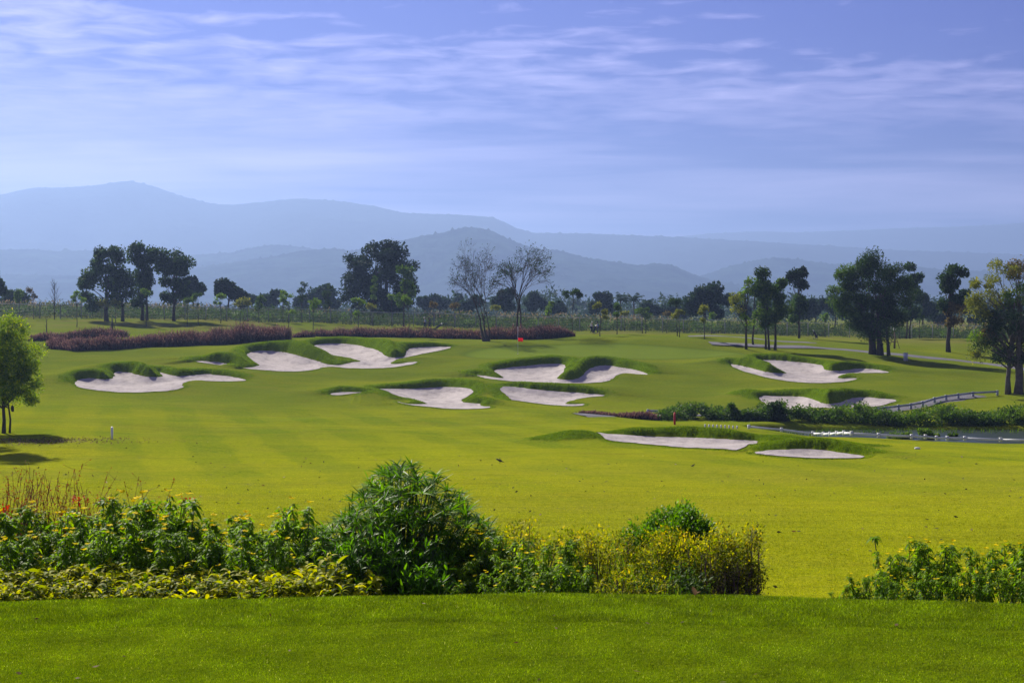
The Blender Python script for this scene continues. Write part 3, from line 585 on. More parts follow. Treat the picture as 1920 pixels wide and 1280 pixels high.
tree('spreading_tree', 'very large spreading tree at the right edge with yellow-green top and low hanging branches', 'tree', 1903, H(1903,738,100,124), [(1880,510,30,24,'yellow'),(1850,530,26,22,'yellow'),(1915,505,40,22,'olive'),(1860,560,44,24,'yellow'),(1930,560,50,36,'mid'),(1835,580,26,18,'yellow'),(1880,600,46,34,'far'),(1940,620,50,44,'dark'),(1870,650,40,26,'dark'),(1905,665,34,24,'dark'),(1840,625,24,16,'olive'),(1830,640,9,16,'fresh'),(1832,665,7,12,'yellow'),(1990,580,50,60,'dark'),(1965,520,40,30,'mid'),(1800,650,0.1,0.1,'dark')][:15], 17000, .105, 'dark', trunks=[(-14,0,.2),(-8,.5,.2),(6,0,.34),(12,.5,.3)], rc=.68, limbs=90, asp=.4, twigs=3, topb=.6, bark='bark_pale')
tree('broadleaf_tree', 'dark tree on the lawn between the two large right-hand trees', 'tree', 1778, H(1778,660,130,180), [(1790,515,22,20),(1768,530,16,16),(1800,545,20,24),(1760,572,14,8),(1775,545,14,20),(1790,575,22,14,'olive'),(1780,600,16,8,'olive')], 3600, .18, 'dark', trunks=[(0,0,.27)], rc=.8)
tree('broadleaf_tree', 'narrow dark tree with knobbly top just behind the large multi-trunked tree', 'tree', 1704, H(1704,633,170,204), [(1705,505,6,12),(1722,520,8,14),(1710,530,10,16),(1716,555,12,20),(1706,585,14,20)], 2000, .2, 'dark', trunks=[(-5,0,.12),(3,.3,.12)], rc=.7)
# slim tree group
tree('half_bare_tree', 'leftmost tree of the slim group, bare twigs above sparse yellow-green leaves', 'tree', 1399, H(1399,655,140,170), [(1378,552,14,16,'yellow'),(1385,580,12,10,'yellow'),(1400,560,16,22,'fresh'),(1410,525,10,10,'fresh'),(1395,598,16,10,'fresh')], 900, .14, 'fresh', 'slim trees beyond the greenside bunker on the right', trunks=[(0,0,.14)], rc=.7, limbs=26, twigs=3, topb=1.)
tree('slim_tree', 'green slim tree with a dark top tuft, second from left in the slim group', 'tree', 1442, H(1442,656,140,170), [(1430,514,9,8,'dark'),(1432,535,18,16),(1438,560,20,18),(1436,585,20,16),(1433,607,12,10),(1422,545,9,12)], 2600, .16, 'mid', 'slim trees beyond the greenside bunker on the right', trunks=[(0,0,.13),(-5,.4,.12),(-20,3,.12)], rc=.75)
tree('slim_tree', 'green slim tree with one leaning trunk, third from the left of the slim group', 'tree', 1453, H(1453,656,140,170), [(1462,530,12,12,'mid'),(1458,550,17,16),(1466,575,14,18),(1455,600,10,12)], 1800, .16, 'mid', 'slim trees beyond the greenside bunker on the right', trunks=[(0,0,.15)], rc=.75)
tree('slim_tree', 'rightmost tree of the slim group, dark blackish top over a lighter green lower crown', 'tree', 1498, H(1498,634,165,204), [(1497,522,20,12,'dense'),(1508,510,8,9,'dense'),(1508,535,12,12,'dense'),(1485,515,8,8,'dense'),(1495,560,14,16),(1488,590,14,14),(1505,575,8,20,'dark')], 2600, .18, 'mid', 'slim trees beyond the greenside bunker on the right', trunks=[(0,0,.15)], rc=.75)
tree('broadleaf_tree', 'edge of a dark tree poking in at the far left border', 'tree', -22, 195, [(-10,525,18,20),(-8,548,20,14),(-30,520,20,30)], 2600, .2, 'dark', trunks=[(0,0,.25)], rc=.9)

# ---- bare trees
def bare_tree(label, px, D, height, spread, seed, lean=0., leaves=260, trunks=((0,0,.2),(.5,.1,.15)), crown0=.36):
    R = random.Random(seed); x0 = (px-960)/F*D
    root = empty('bare_tree', (x0, D, gz(x0, D)[0]), label, 'tree', 'twin nearly leafless trees behind the green'); b = MB(); tips = []
    def grow(p, d, L, r, lvl):
        n = 4; pts = [p]; q = p.copy(); dd = d.copy()
        for i in range(n):
            dd = dd+np.array([R.gauss(0, .10), R.gauss(0, .10), .06 if lvl < 4 else .0]); dd /= np.linalg.norm(dd)
            q = q+dd*L/n; pts.append(q.copy())
        b.tube(pts, np.linspace(r, r*.62, n+1), 5 if lvl < 3 else 3, False)
        if lvl >= 7: tips.append(q); return
        nb = 2 if lvl < 1 else R.choice([2, 3, 3]) if lvl < 6 else 2
        for i in range(nb):
            a = R.uniform(0, 6.283); sp = R.uniform(.25, .6) if lvl > 0 else R.uniform(.2, .4)
            e = unit(np.cross(dd, [math.cos(a), math.sin(a), .3])); nd = unit(dd*math.cos(sp)+e*math.sin(sp)); nd = unit(nd*np.array([1.15, 1.15, 1]))
            grow(pts[-1 if i < 2 else -2], nd, L*R.uniform(.66, .86), max(r*.64, .017), lvl+1)
    for tx, ty, tr_ in trunks:
        p0 = np.array([tx, ty, -.1]); h = height*crown0*R.uniform(.85, 1.1)
        d = unit(np.array([tx*.12+lean+R.gauss(0, .03), R.gauss(0, .04), 1.]))
        grow(p0, d, h, tr_, 0)
    allv = np.vstack(b.v); zmax = allv[:, 2].max(); kz = height/zmax; kx = spread/max(abs(np.percentile(allv[:, 0], 1)), abs(np.percentile(allv[:, 0], 99)))
    sc = lambda v: v*np.stack([1+(kx-1)*np.clip(v[:, 2]/(height*.35), 0, 1), 1+(kx-1)*np.clip(v[:, 2]/(height*.35), 0, 1), np.full(len(v), kz)], -1)
    b.v = [sc(v) for v in b.v]; tips = sc(np.array(tips))
    b.build('trunk', M['bark'], root, smooth=True)
    T = np.array(tips); k = rng.integers(0, len(T), leaves); pos = T[k]+rng.normal(size=(leaves, 3))*.18
    sz = rng.uniform(.06, .13, leaves); V, Q_ = diamonds(pos, rdir(leaves), rdir(leaves, .5), sz, sz*.55)
    mk('crown', V, Q_, LM['dark'], root, fattr={'rnd': rng.uniform(0, .6, leaves)})
    return root
bare_tree('left one of the twin nearly bare trees behind the green, trunks close together', 912, H(912,640,140,170), 11.5, 4.0, 11, -.03, 650, ((-.25, 0, .24), (.05, .2, .22), (.3, 0, .15)), .36)
bare_tree('right one of the twin nearly bare trees, keeping more leaves, above the red flag', 972, H(972,634,140,172), 11.2, 3.7, 24, .02, 1500, ((-.3, 0, .23), (.3, .2, .21)), .36)

# ---- young trees in the strip before the fence (px, base py, crown blobs, leaf key, label)
YG = 'young planted trees in front of the boundary fence'
young = [
 (37, 605, [(38,552,13,8),(30,560,8,6)], 'mid', 'sapling with a loose flat green crown, first from the left border'),
 (63, 598, [(58,545,6,5),(65,556,6,6)], 'olive', 'thin sapling with two small brownish tufts left of the twiggy bare sapling'),
 (144, 613, [(143,549,6,4),(138,560,8,5),(152,560,7,4)], 'fresh', 'sapling with small bright umbrella crown just left of the three tall trees'),
 (196, 603, [(192,566,11,6),(198,571,8,5)], 'yellow', 'sapling with yellow-green crown before the leftmost tall tree trunk'),
 (217, 606, [(216,566,8,4)], 'yellow', 'small yellow-green topped sapling between the two trunks of the leftmost tall tree'),
 (275, 612, [(275,545,9,6)], 'fresh', 'sapling with a pale tuft before the middle tall tree'),
 (351, 612, [(352,562,8,8)], 'mid', 'thin dim sapling right of the third tall tree'),
 (372, 609, [(372,556,11,6),(366,562,6,4)], 'mid', 'sapling with umbrella crown before the small tree behind the third tall tree'),
 (414, 606, [(413,558,11,8),(408,566,8,5)], 'fresh', 'pale sapling in front of the round dark tree beyond the fence'),
 (453, 608, [(454,564,15,5),(445,571,8,5),(465,567,7,5)], 'yellow', 'bright yellow-green umbrella sapling on two stems right of the round dark tree'),
 (485, 605, [(488,562,11,10),(484,574,9,7)], 'mid', 'bushy-crowned green sapling above the purple hedge'),
 (531, 602, [(532,550,7,7),(528,560,9,7),(535,568,8,7)], 'fresh', 'fresh green columnar sapling left of the two dark columnar ones'),
 (541, 614, [(541,553,9,4),(545,587,9,4)], 'fresh', 'thin tall sapling with a low yellow shoot at the long hedge right end'),
 (566, 605, [(569,534,6,6),(564,546,8,7),(566,560,10,7)], 'dark', 'left one of the two dark columnar saplings left of the largest dark tree'),
 (587, 620, [(590,566,12,5),(585,575,7,5)], 'fresh', 'pale sapling standing on the lawn between the two dark columnar saplings'),
 (613, 606, [(617,536,9,6),(612,550,9,9),(614,568,10,10)], 'dark', 'right one of the two dark columnar saplings, nearest the largest dark tree'),
 (672, 628, [(667,560,9,6),(677,568,8,6),(670,590,5,5)], 'fresh', 'bright sapling before the left part of the largest dark tree'),
 (700, 607, [(701,523,6,8),(702,540,8,9),(699,555,6,6)], 'mid', 'tall slender pale sapling before the middle of the largest dark tree'),
 (695, 603, [(697,573,11,5)], 'yellow', 'short yellow-topped sapling beside the tall slender pale one'),
 (735, 600, [(735,556,10,5)], 'fresh', 'sapling with small light umbrella before the largest dark tree'),
 (767, 634, [(766,566,9,7),(760,560,6,4)], 'fresh', 'sapling on the slope beside the upper bunker, below the largest tree'),
 (813, 603, [(813,570,10,5)], 'olive', 'olive umbrella sapling above the two walkers'),
 (852, 606, [(852,573,10,5)], 'olive', 'olive umbrella sapling left of the twin bare trees'),
 (930, 608, [(930,577,10,4)], 'yellow', 'yellowish umbrella sapling between the twin bare trees'),
 (1027, 612, [(1030,572,8,8),(1027,584,7,6)], 'fresh', 'sunlit columnar sapling just right of the twin bare trees'),
 (1073, 629, [(1073,547,21,5),(1062,552,11,6),(1082,555,10,5)], 'dark', 'tallest umbrella-shaped dark young tree on a thin pole at the hedge end'),
 (1125, 631, [(1127,570,8,5),(1118,577,7,4),(1130,585,8,4),(1135,595,9,3)], 'yellow', 'tall sparse sapling with yellow leaves right of the trolley pullers'),
 (1157, 627, [(1160,574,8,6),(1157,584,9,7)], 'mid', 'columnar green sapling right of the sparse yellow one'),
 (1171, 612, [(1172,586,9,4)], 'yellow', 'small yellowish umbrella sapling beyond the columnar sapling'),
 (1207, 625, [(1206,583,15,6),(1212,592,9,5)], 'mid', 'green umbrella sapling on two stems above the crest of the green'),
 (1250, 615, [(1250,588,8,3)], 'olive', 'small orange-brown umbrella sapling right of the two-stemmed one'),
 (1270, 630, [(1270,564,14,4),(1264,568,8,4)], 'dark', 'dark flat-crowned sapling left of the large open tree beyond the fence'),
 (1274, 632, [(1275,585,10,4),(1268,592,6,3)], 'yellow', 'yellow-green flat-crowned sapling right under the dark flat-crowned one'),
 (1321, 637, [(1319,578,6,5),(1315,588,5,5),(1318,598,4,4)], 'yellow', 'sparse slender sapling in front of the large open tree beyond the fence'),
 (1334, 624, [(1335,592,5,5)], 'fresh', 'pale thin sapling right beside the sparse slender one'),
 (1547, 622, [(1547,592,6,8)], 'fresh', 'faint thin sapling at the weeds left of the large multi-trunked tree'),
 (1686, 633, [(1682,590,10,10)], 'dark', 'thin dark sapling hidden against the right side of the large multi-trunked tree'),
 (1724, 630, [(1723,590,8,12)], 'mid', 'thin sapling between the large multi-trunked tree and the lawn tree'),
]
for px, by, bl, lk, lab in young:
    D = H(px, by, 150, 205.5)
    if by < 604 and px > 700: D = 207
    tree('young_tree', lab, 'sapling', px, D, bl, int(130+sum(b[2]*b[3] for b in bl)*2.4), .12, lk, YG, trunks=[(0,0,.055)] if px not in (453, 1207) else [(-3,0,.05),(4,.2,.05)], rc=.38, tr=.05, limbs=10, topb=.9)
def twig_sapling(px, by, top, label, n=26, seed=1):
    D = H(px, by, 150, 205.5); s = F/D; x0 = (px-960)/F*D; R = random.Random(seed); h = (by-top)/s
    root = empty('bare_sapling', (x0, D, gz(x0, D)[0]), label, 'sapling'); b = MB()
    b.tube([[0, 0, -.1], [.03, 0, h*.5], [0, .02, h]], [.07, .05, .01], 6)
    for i in range(n):
        z = h*R.uniform(.3, .9); a = R.uniform(0, 6.28); L = h*.3*R.uniform(.5, 1)*(1.15-z/h); e = np.array([math.cos(a)*L, math.sin(a)*L, L*1.5])
        b.tube([[0, 0, z], np.array([0, 0, z])+e*.5+[0, 0, -.05], np.array([0, 0, z])+e], [.025, .016, .006], 3, False)
        for k in range(2):
            p = np.array([0, 0, z])+e*R.uniform(.4, .9); q = p+np.array([R.uniform(-.3, .3), R.uniform(-.3, .3), R.uniform(.2, .5)]); b.tube([p, q], [.012, .004], 3, False)
    b.build('trunk', M['bark'], root)
twig_sapling(102, 599, 524, 'tall twiggy leafless sapling in front of the fence left of the three tall trees', 34, 3)
twig_sapling(87, 624, 596, 'short dead forked sapling behind the left end of the purple hedge', 4, 5)
def tripod(px, by, top, label, cat, name, wood, trunk=False, sp=.7):
    D = H(px, by, 120, 205.5); s = F/D; x0 = (px-960)/F*D; h = (by-top)/s
    root = empty(name, (x0, D, gz(x0, D)[0]), label, cat)
    for a in (.3, 2.4, 4.5):
        b = MB(); e = np.array([math.cos(a)*sp, math.sin(a)*sp, 0.]); zz = gz(x0+e[0], D+e[1])[0]-gz(x0, D)[0]
        b.tube([e+[0, 0, zz-.05], [e[0]*.05, e[1]*.05, h*.8]], .035, 6); b.build('leg', M[wood], root)
    b = MB(); b.tube([[-sp*.62, -.05, h*.33], [sp*.62, .05, h*.33]], .03, 6); b.tube([[-sp*.4, .3, h*.31], [sp*.1, -.4, h*.31]], .03, 6); b.build('crossbar', M[wood], root)
    b = MB(); b.tube([[0, 0, -.1], [.05, 0, h*.5], [0, 0, h]], [.12, .1, .07], 8); b.build('trunk' if trunk else 'pole', M['bark'], root)
    if trunk:
        b = MB(); b.tube([[0, 0, h*.9], [.02, 0, h]], .16, 8); b.build('wrap', M['whitecloth'], root)
tripod(1677, 653, 615, 'wooden tripod stake round a cut, white-wrapped trunk right of the multi-trunked tree', 'tree stake', 'tree_stake', 'wood', True)
tripod(210, 622, 596, 'short dark staked stump rising behind the left purple hedge', 'tree stake', 'tree_stake', 'bark', False, .5)

# ---- trees beyond the fence
FT = [
 ('small dark tree beyond the fence at the left border', 30, 250, [(28,556,16,8),(42,560,10,8),(14,566,16,8)], 'far', 900),
 ('dark round small tree peeking out right of the third tall tree', 362, 236, [(362,530,14,18),(368,550,10,14),(350,545,14,16)], 'dense', 1500),
 ('round dark tree with thin trunk beyond the fence right of the three tall trees', 428, 226, [(428,536,18,12),(415,545,12,12),(440,548,12,10),(448,556,8,6)], 'dense', 2000),
 ('low hazy bush tree right of the round dark tree', 466, 280, [(466,562,14,10),(452,566,10,8)], 'far', 700),
 ('thin windswept grey tree, left of two, beyond the hedge end', 497, 300, [(495,556,8,12),(503,562,6,8)], 'far', 600),
 ('thin windswept grey tree, right of two, beyond the hedge end', 516, 300, [(519,553,5,10),(510,565,10,10)], 'far', 700),
 ('wide domed hazy tree behind the two dark columnar saplings', 598, 300, [(600,557,32,18),(575,568,22,14),(628,570,18,14),(602,545,18,8)], 'far', 3600),
 ('hazy bamboo-like pale tree right of the largest dark tree', 796, 330, [(793,562,12,12),(805,570,10,12)], 'far', 900),
 ('hazy double-topped tree above the walkers', 825, 330, [(818,568,14,12),(836,570,12,12),(815,560,6,6)], 'far', 1300),
 ('pale open hazy tree left of the twin bare trees', 860, 360, [(861,562,12,8),(858,572,12,8)], 'far', 700),
 ('hazy dark tree seen through the left bare tree', 885, 300, [(885,568,16,14),(872,576,14,10)], 'far', 1400),
 ('hazy tall tree seen between the twin bare trees', 948, 270, [(948,552,16,12),(940,565,18,12),(955,570,14,10)], 'far', 1700),
 ('hazy dark tree seen behind the right bare tree', 1000, 300, [(1003,558,12,8),(1020,566,16,12),(990,572,14,12)], 'far', 1700),
 ('hazy tree right of the right bare tree', 1040, 300, [(1038,574,16,10),(1050,580,14,8)], 'far', 1100),
 ('very pale distant round tree behind the umbrella-shaped young tree', 1082, 560, [(1085,568,16,12),(1072,574,10,8)], 'far', 800),
 ('round open hazy tree left of the two palms', 1130, 285, [(1130,562,18,12),(1116,572,12,10),(1144,574,12,10)], 'far', 1800),
 ('dark hazy hump of a tree right of the two palms', 1222, 285, [(1222,574,14,12),(1238,580,12,9),(1208,582,10,8)], 'far', 1600),
 ('low hazy tree left of the large open tree', 1262, 300, [(1258,582,18,10),(1280,584,14,8)], 'far', 1200),
 ('large open-crowned tree beyond the fence left of the slim group', 1322, 232, [(1318,552,30,14),(1345,556,22,14),(1300,560,20,14),(1365,562,12,8),(1320,575,34,14),(1350,585,24,12),(1295,582,16,12),(1330,543,24,6)], 'far', 3800),
 ('hazy tree showing between the slim trees', 1420, 300, [(1395,585,16,16),(1425,580,20,20),(1455,585,18,16)], 'far', 2200),
 ('round hazy tree left of the large multi-trunked tree', 1530, 270, [(1528,572,22,16),(1550,570,16,16),(1512,585,16,14)], 'far', 2600),
 ('hazy tree close against the left side of the large multi-trunked tree', 1566, 280, [(1568,575,18,18),(1580,588,20,14)], 'far', 1800),
 ('hazy palm-like tree between the large multi-trunked tree and the lawn tree', 1730, 265, [(1731,562,12,10),(1738,580,14,12),(1722,590,14,10)], 'far', 1300),
 ('low round hazy tree left of the lawn tree', 1758, 280, [(1758,592,24,14),(1775,600,20,10)], 'far', 1700),
 ('hazy tree behind the right edge spreading tree', 1835, 260, [(1830,585,30,20),(1880,590,30,20)], 'far', 2400),
]
for lab, px, D, bl, lk, n in FT:
    tree('far_tree', lab, 'tree', px, D, bl, n, .30 if D < 290 else .36, lk, 'hazy trees beyond the boundary fence', trunks=[(0,0,.2)], rc=1.15, limbs=12, asp=.6, hollow=.2)
def palm(px, top, D, label):
    x0 = (px-960)/F*D; z0 = gz(x0, D)[0]; h = (HY-top)/F*D-z0-1.2
    root = empty('palm_tree', (x0, D, z0), label, 'palm', 'palms beyond the fence'); b = MB(); b.tube([[0, 0, 0], [.15, 0, h*.5], [0, 0, h]], [.22, .16, .14], 7); b.build('trunk', M['bark'], root)
    P_ = []; Dd = []
    for i in range(22):
        a = rng.uniform(0, 6.28); e = rng.uniform(.1, 1.3); L = rng.uniform(2.2, 3.1)
        for t in np.linspace(.1, 1, 13):
            r = L*t; p = np.array([math.cos(a)*math.cos(e)*r, math.sin(a)*math.cos(e)*r, h+math.sin(e)*r-1.3*t*t]); d = np.array([math.cos(a)*math.cos(e), math.sin(a)*math.cos(e), math.sin(e)-.9*t])
            sd_ = unit(np.cross(d, [0, 0, 1.]))
            for sg in (-1, 1): P_.append(p+sd_*sg*.22+[0, 0, -.1]); Dd.append(unit(sd_*sg+d*.8+[0, 0, -.4]))
    P_ = np.array(P_); Dd = np.array(Dd); V, Q_ = diamonds(P_, Dd, rdir(len(P_), .5), .36, .055); mk('crown', V, Q_, LM['far'], root, fattr={'rnd': rng.uniform(0, .7, len(P_))})
palm(1163, 551, 262, 'left one of the two palms beyond the fence'); palm(1188, 552, 268, 'right one of the two palms beyond the fence')
# far hedge-like wood closing the plain
def stuffcloud(name, X, Y, Zc, n, size, lm, rc, label=None, cat=None, asp=.5, smooth=False):
    C = np.stack([X, Y, Zc], -1); V, Q_, pos = leafcloud(C, rc, n, size, asp)
    o = mk(name, V, Q_, lm, fattr={'rnd': np.clip(rng.beta(2, 2.2, n), 0, 1)})
    return tag(o, label, cat, kind='stuff')
n = 3000; X = rng.uniform(-190, 190, n)*1.25; Y = rng.uniform(430, 720, n); X = X*1.5; hgt = 5.+4.5*(.5+.5*np.sin(X*.05+1)*np.sin(X*.13))*rng.uniform(.6, 1, n)
hgt = np.where(X < -40, hgt*.55, hgt*1.1)
stuffcloud('distant_wood', X, Y, gz(X, Y)+rng.uniform(.1, 1, n)*hgt, 60000, .75, LM['far'], 3.4, 'low hazy belt of woodland closing the plain beyond the fence', 'woodland')
# weed bank behind the fence
n = 2300; X = rng.uniform(-86, 86, n); Y = rng.uniform(206.4, 226, n); hb = .4+.8*sstep(206, 222, Y)*(1+.5*np.sin(X*.31+np.sin(X*.11)*3)*np.sin(X*.073+2))+rng.uniform(-.3, .45, n)
stuffcloud('weeds', X, Y, gz(X, Y)+hb*.8, 60000, .17, LM['weed'], .95, 'rough green weeds and bushes growing right behind the wire mesh fence', 'weeds')
for lk_, n_, lab_ in (('dark', 330, 'darker rounded bushes dotted through the weeds behind the fence'), ('mid', 160, 'brighter green clumps dotted through the weeds behind the fence')):
    X = rng.uniform(-88, 88, n_); X = np.concatenate([X, X+rng.uniform(-.8, .8, n_)]); Y = rng.uniform(206.6, 217, len(X)); hb = rng.uniform(.2, 1.1, len(X)); stuffcloud('weeds', X, Y, gz(X, Y)+hb, 15000, .15, LM[lk_], .75, lab_, 'weeds')
m_ = 6000; X = rng.uniform(-95, 88, m_); Y = rng.uniform(215, 240, m_); keep = np.sin(X*.31+2*np.sin(X*.05))+np.sin(X*.083+1)+rng.normal(size=m_)*.6 > .1; X, Y = X[keep], Y[keep]; Zb = gz(X, Y)+rng.uniform(.9, 1.9, len(X))
V, Q_ = diamonds(np.stack([X, Y, Zb], -1), unit(np.stack([rng.normal(size=len(X))*.6+.15, rng.normal(size=len(X))*.4, np.ones(len(X))*.8], -1)), rdir(len(X)), rng.uniform(.15, .38, len(X)), .06)
tag(mk('seed_grass', V, Q_, LM['straw'], fattr={'rnd': rng.uniform(0, 1, len(X))}), 'pale pinkish seed grass standing above the weeds behind the fence', 'grass', kind='stuff')
# ------------------------------------------------------------------ foreground planting
def strips(P_, d, L, W, droop, K=4, fold=.25, prof=None, serr=0.):
    """curved folded leaves: base P_, direction d, length L, half width W, droop"""
    P_ = np.asarray(P_, float); n = len(P_); L = np.broadcast_to(L, (n,)).reshape(n, 1, 1); W = np.broadcast_to(W, (n,)).reshape(n, 1, 1); dr = np.broadcast_to(droop, (n,)).reshape(n, 1, 1)
    t = np.linspace(0, 1, K+1).reshape(1, K+1, 1)
    up = np.array([0, 0, 1.]); s = np.cross(d, up); s = s+rng.normal(size=(n, 3))*.25; s = unit(s); nn = unit(np.cross(s, d))
    c = P_[:, None]+d[:, None]*L*t*(1-.12*dr*t)-up*L*dr*t*t*.8
    if prof is None: prof = np.interp(np.linspace(0, 1, K+1), [0, .2, .45, .75, 1], [.12, .75, 1., .7, .03])
    pr = prof.reshape(1, K+1, 1)
    lft = c+s[:, None]*W*pr+nn[:, None]*W*pr*fold; rgt = c-s[:, None]*W*pr+nn[:, None]*W*pr*fold
    V = np.stack([lft, c, rgt], 2).reshape(-1, 3)
    b0 = np.arange(n)[:, None, None]*(K+1)*3; k = np.arange(K)[None, :, None]*3; h = np.arange(2)[None, None]
    i = b0+k+h; Q_ = np.stack([i, i+1, i+4, i+3], -1).reshape(-1, 4)
    return V, Q_, np.repeat(np.arange(n), K*2)
def lmesh(name, parts, lm, root, smooth=True):
    Vs, Qs, rs = [], [], []; off = 0
    for V, Q_, own, rnd in parts:
        Vs.append(V); Qs.append(Q_+off); rs.append(rnd[own]); off += len(V)
    return mk(name, np.vstack(Vs), np.vstack(Qs), lm, root, smooth=smooth, fattr={'rnd': np.concatenate(rs)})
def stemcurve(b, h, lean, n=5):
    t = np.linspace(0, 1, n); return np.stack([b[0]+lean[0]*t**1.5, b[1]+lean[1]*t**1.5, b[2]+h*t], -1)
M['stem'] = plain('green_stem', (.06, .09, .03), .7, 12, .3)
M['twig'] = plain('purple_twig', (.16, .10, .11), .8, 12, .3)
def turnera(seed, nst=9, hh=.9, rad=.2, flowers=5):
    root = empty('flowering_shrub', (0, 0, 0), None, 'shrub'); b = MB(); parts = []; fl = []; fld = []
    R_ = np.random.default_rng(seed)
    for i in range(nst):
        a = R_.uniform(0, 6.28); r = rad*math.sqrt(R_.uniform(0, 1)); h = hh*R_.uniform(.68, 1.05); lean = np.array([math.cos(a), math.sin(a)])*R_.uniform(.05, .28)*hh*.7
        base = np.array([math.cos(a)*r*.5, math.sin(a)*r*.5, -.05]); c = stemcurve(base, h, lean); b.tube(c, np.linspace(.006, .003, 5), 4, False)
        m = int(36*hh/.9)+14; t = np.concatenate([R_.uniform(.22, .95, m-14)**.8, np.linspace(.93, 1., 14)]); p = np.stack([np.interp(t, np.linspace(0, 1, 5), c[:, q]) for q in range(3)], -1)
        ang = np.arange(m)*2.4+R_.uniform(0, 6); el = np.where(t > .92, R_.uniform(-.2, .75, m), R_.uniform(-.5, .4, m))
        d = np.stack([np.cos(ang)*np.cos(el), np.sin(ang)*np.cos(el), np.sin(el)], -1)
        L_ = R_.uniform(.055, .095, m)*np.where(t > .97, .75, 1); V, Q_, own = strips(p, d, L_, L_*.15, R_.uniform(.35, 1.05, m), 4, .25)
        parts.append((V, Q_, own, np.clip(R_.normal(.35, .2, m)+.35*(t > .85), 0, 1)))
        # side tufts
        for k in range(3):
            tt = R_.uniform(.45, .85); q = np.array([np.interp(tt, np.linspace(0, 1, 5), c[:, z]) for z in range(3)]); a2 = R_.uniform(0, 6.28); e = q+np.array([math.cos(a2)*.09, math.sin(a2)*.09, .12]); b.tube([q, (q+e)/2+[0, 0, -.01], e], .003, 3, False)
            m2 = 12; ang = np.arange(m2)*2.4; el = R_.uniform(-.3, .7, m2); d = np.stack([np.cos(ang)*np.cos(el), np.sin(ang)*np.cos(el), np.sin(el)], -1); L_ = R_.uniform(.05, .08, m2)
            V, Q_, own = strips(e+R_.normal(size=(m2, 3))*.012, d, L_, L_*.17, R_.uniform(.3, .9, m2), 4, .25); parts.append((V, Q_, own, np.clip(R_.normal(.5, .2, m2), 0, 1)))
        if i < flowers: fl.append(c[-1]+R_.normal(size=3)*[.03, .03, .0]+[0, 0, .035-.22*hh*(R_.uniform() < .3)])
    b.build('stems', M['stem'], root); lmesh('leaves', parts, LM['turnera'], root)
    for f in fl:
        m = 5; ang = np.arange(m)*2*math.pi/m+R_.uniform(0, 1); tl = R_.uniform(-.4, .2); d = unit(np.stack([np.cos(ang), np.sin(ang), np.full(m, .35)+tl*np.sin(ang)], -1))
        V, Q_, own = strips(np.zeros((m, 3)), d, .030, .016, .1, 3, .2, np.array([.3, .9, 1., .55])); V = V+f
        mk('flower', V, Q_, LM['petal'], root, fattr={'rnd': R_.uniform(0, 1, len(Q_))})
    return root
def put(o, px, D, rz=None, sc=1., label=None, group=None, dz=0.):
    x = (px-960)/F*D; o.location = (x, D, gz(x, D)[0]+dz); o.rotation_euler = (0, 0, random.uniform(0, 6.28) if rz is None else rz); o.scale = (sc,)*3
    tag(o, label, None, group); return o
tv = [turnera(s_, 8+s_ % 3, .85, .17, 6+s_ % 3) for s_ in (1, 2, 3, 4)]
used = set()
def place(lst, k, *a, **kw):
    o = lst[k] if k not in used_for(lst) else copy_tree(lst[k])
    used_for(lst).add(k); return put(o, *a, **kw)
_u = {}
def used_for(l): return _u.setdefault(id(l), set())
i = 0
for row, (D0, n0) in enumerate([(11.2, 12), (10.6, 12), (10.0, 11)]):
    for k in range(n0):
        px = -40+k*(585/(n0-1))+random.uniform(-14, 14)+row*8; sc = random.uniform(.86, 1.04)*(1.02 if row < 2 else .82)*(1.08 if 150 < px < 380 else .98)
        if px > 570 and row == 0: sc *= .85
        place(tv, i % 4, px, D0+random.uniform(-.12, .12), sc=sc, label='yellow-flowered leafy shrub in the left bed, behind the golden-edged hedge', group='yellow-flowered shrubs in the left bed'); i += 1
for k, (px, D0, sc) in enumerate([(868, 9.9, .66), (905, 10.3, .88), (952, 9.8, .74), (965, 10.4, .84), (1010, 10.0, .80), (1062, 10.2, .80), (1040, 9.7, .62), (1090, 9.75, .55), (850, 9.5, .42), (925, 9.45, .5), (990, 9.4, .5)]):
    place(tv, k % 4, px, D0, sc=sc*.86, label='yellow-flowered leafy shrub between the sedge clump and the golden rust-coloured bushes', group='yellow-flowered shrubs in the middle of the bed')
for k, (px, D0, sc) in enumerate([(1600, 9.9, .40), (1640, 10.0, .60), (1668, 10.3, .74), (1712, 10.4, .92), (1755, 10.2, .86), (1800, 10.4, .88), (1845, 10.2, .80), (1892, 10.4, .88), (1930, 10.2, .84), (1690, 9.6, .5), (1740, 9.6, .55), (1790, 9.6, .6), (1842, 9.5, .55), (1890, 9.5, .6), (1940, 9.5, .6), (1580, 9.6, .3), (1612, 9.8, .5), (1572, 9.9, .36), (1660, 9.5, .5)]):
    place(tv, (k+1) % 4, px, D0, sc=sc*.79, label='yellow-flowered leafy shrub in the bed at the lower right corner', group='yellow-flowered shrubs at the lower right')
# lone tall shoot at the right bed
r_ = empty('shrub_shoot', (0, 0, 0), 'lone tall leafy shoot standing above the left end of the lower right shrubs', 'shoot'); b = MB(); c = stemcurve(np.array([0, 0, 0.]), .60, np.array([-.06, 0])); b.tube(c, .004, 4, False); b.build('stem', M['stem'], r_)
m = 14; ang = np.arange(m)*2.4; el = np.linspace(-.1, .8, m); d = np.stack([np.cos(ang)*np.cos(el), np.sin(ang)*np.cos(el), np.sin(el)], -1); V, Q_, own = strips(np.tile(c[-1], (m, 1)), d, .075, .012, .8, 4); lmesh('leaves', [(V, Q_, own, np.full(m, .5))], LM['turnera'], r_)
put(r_, 1655, 10.5, rz=0)

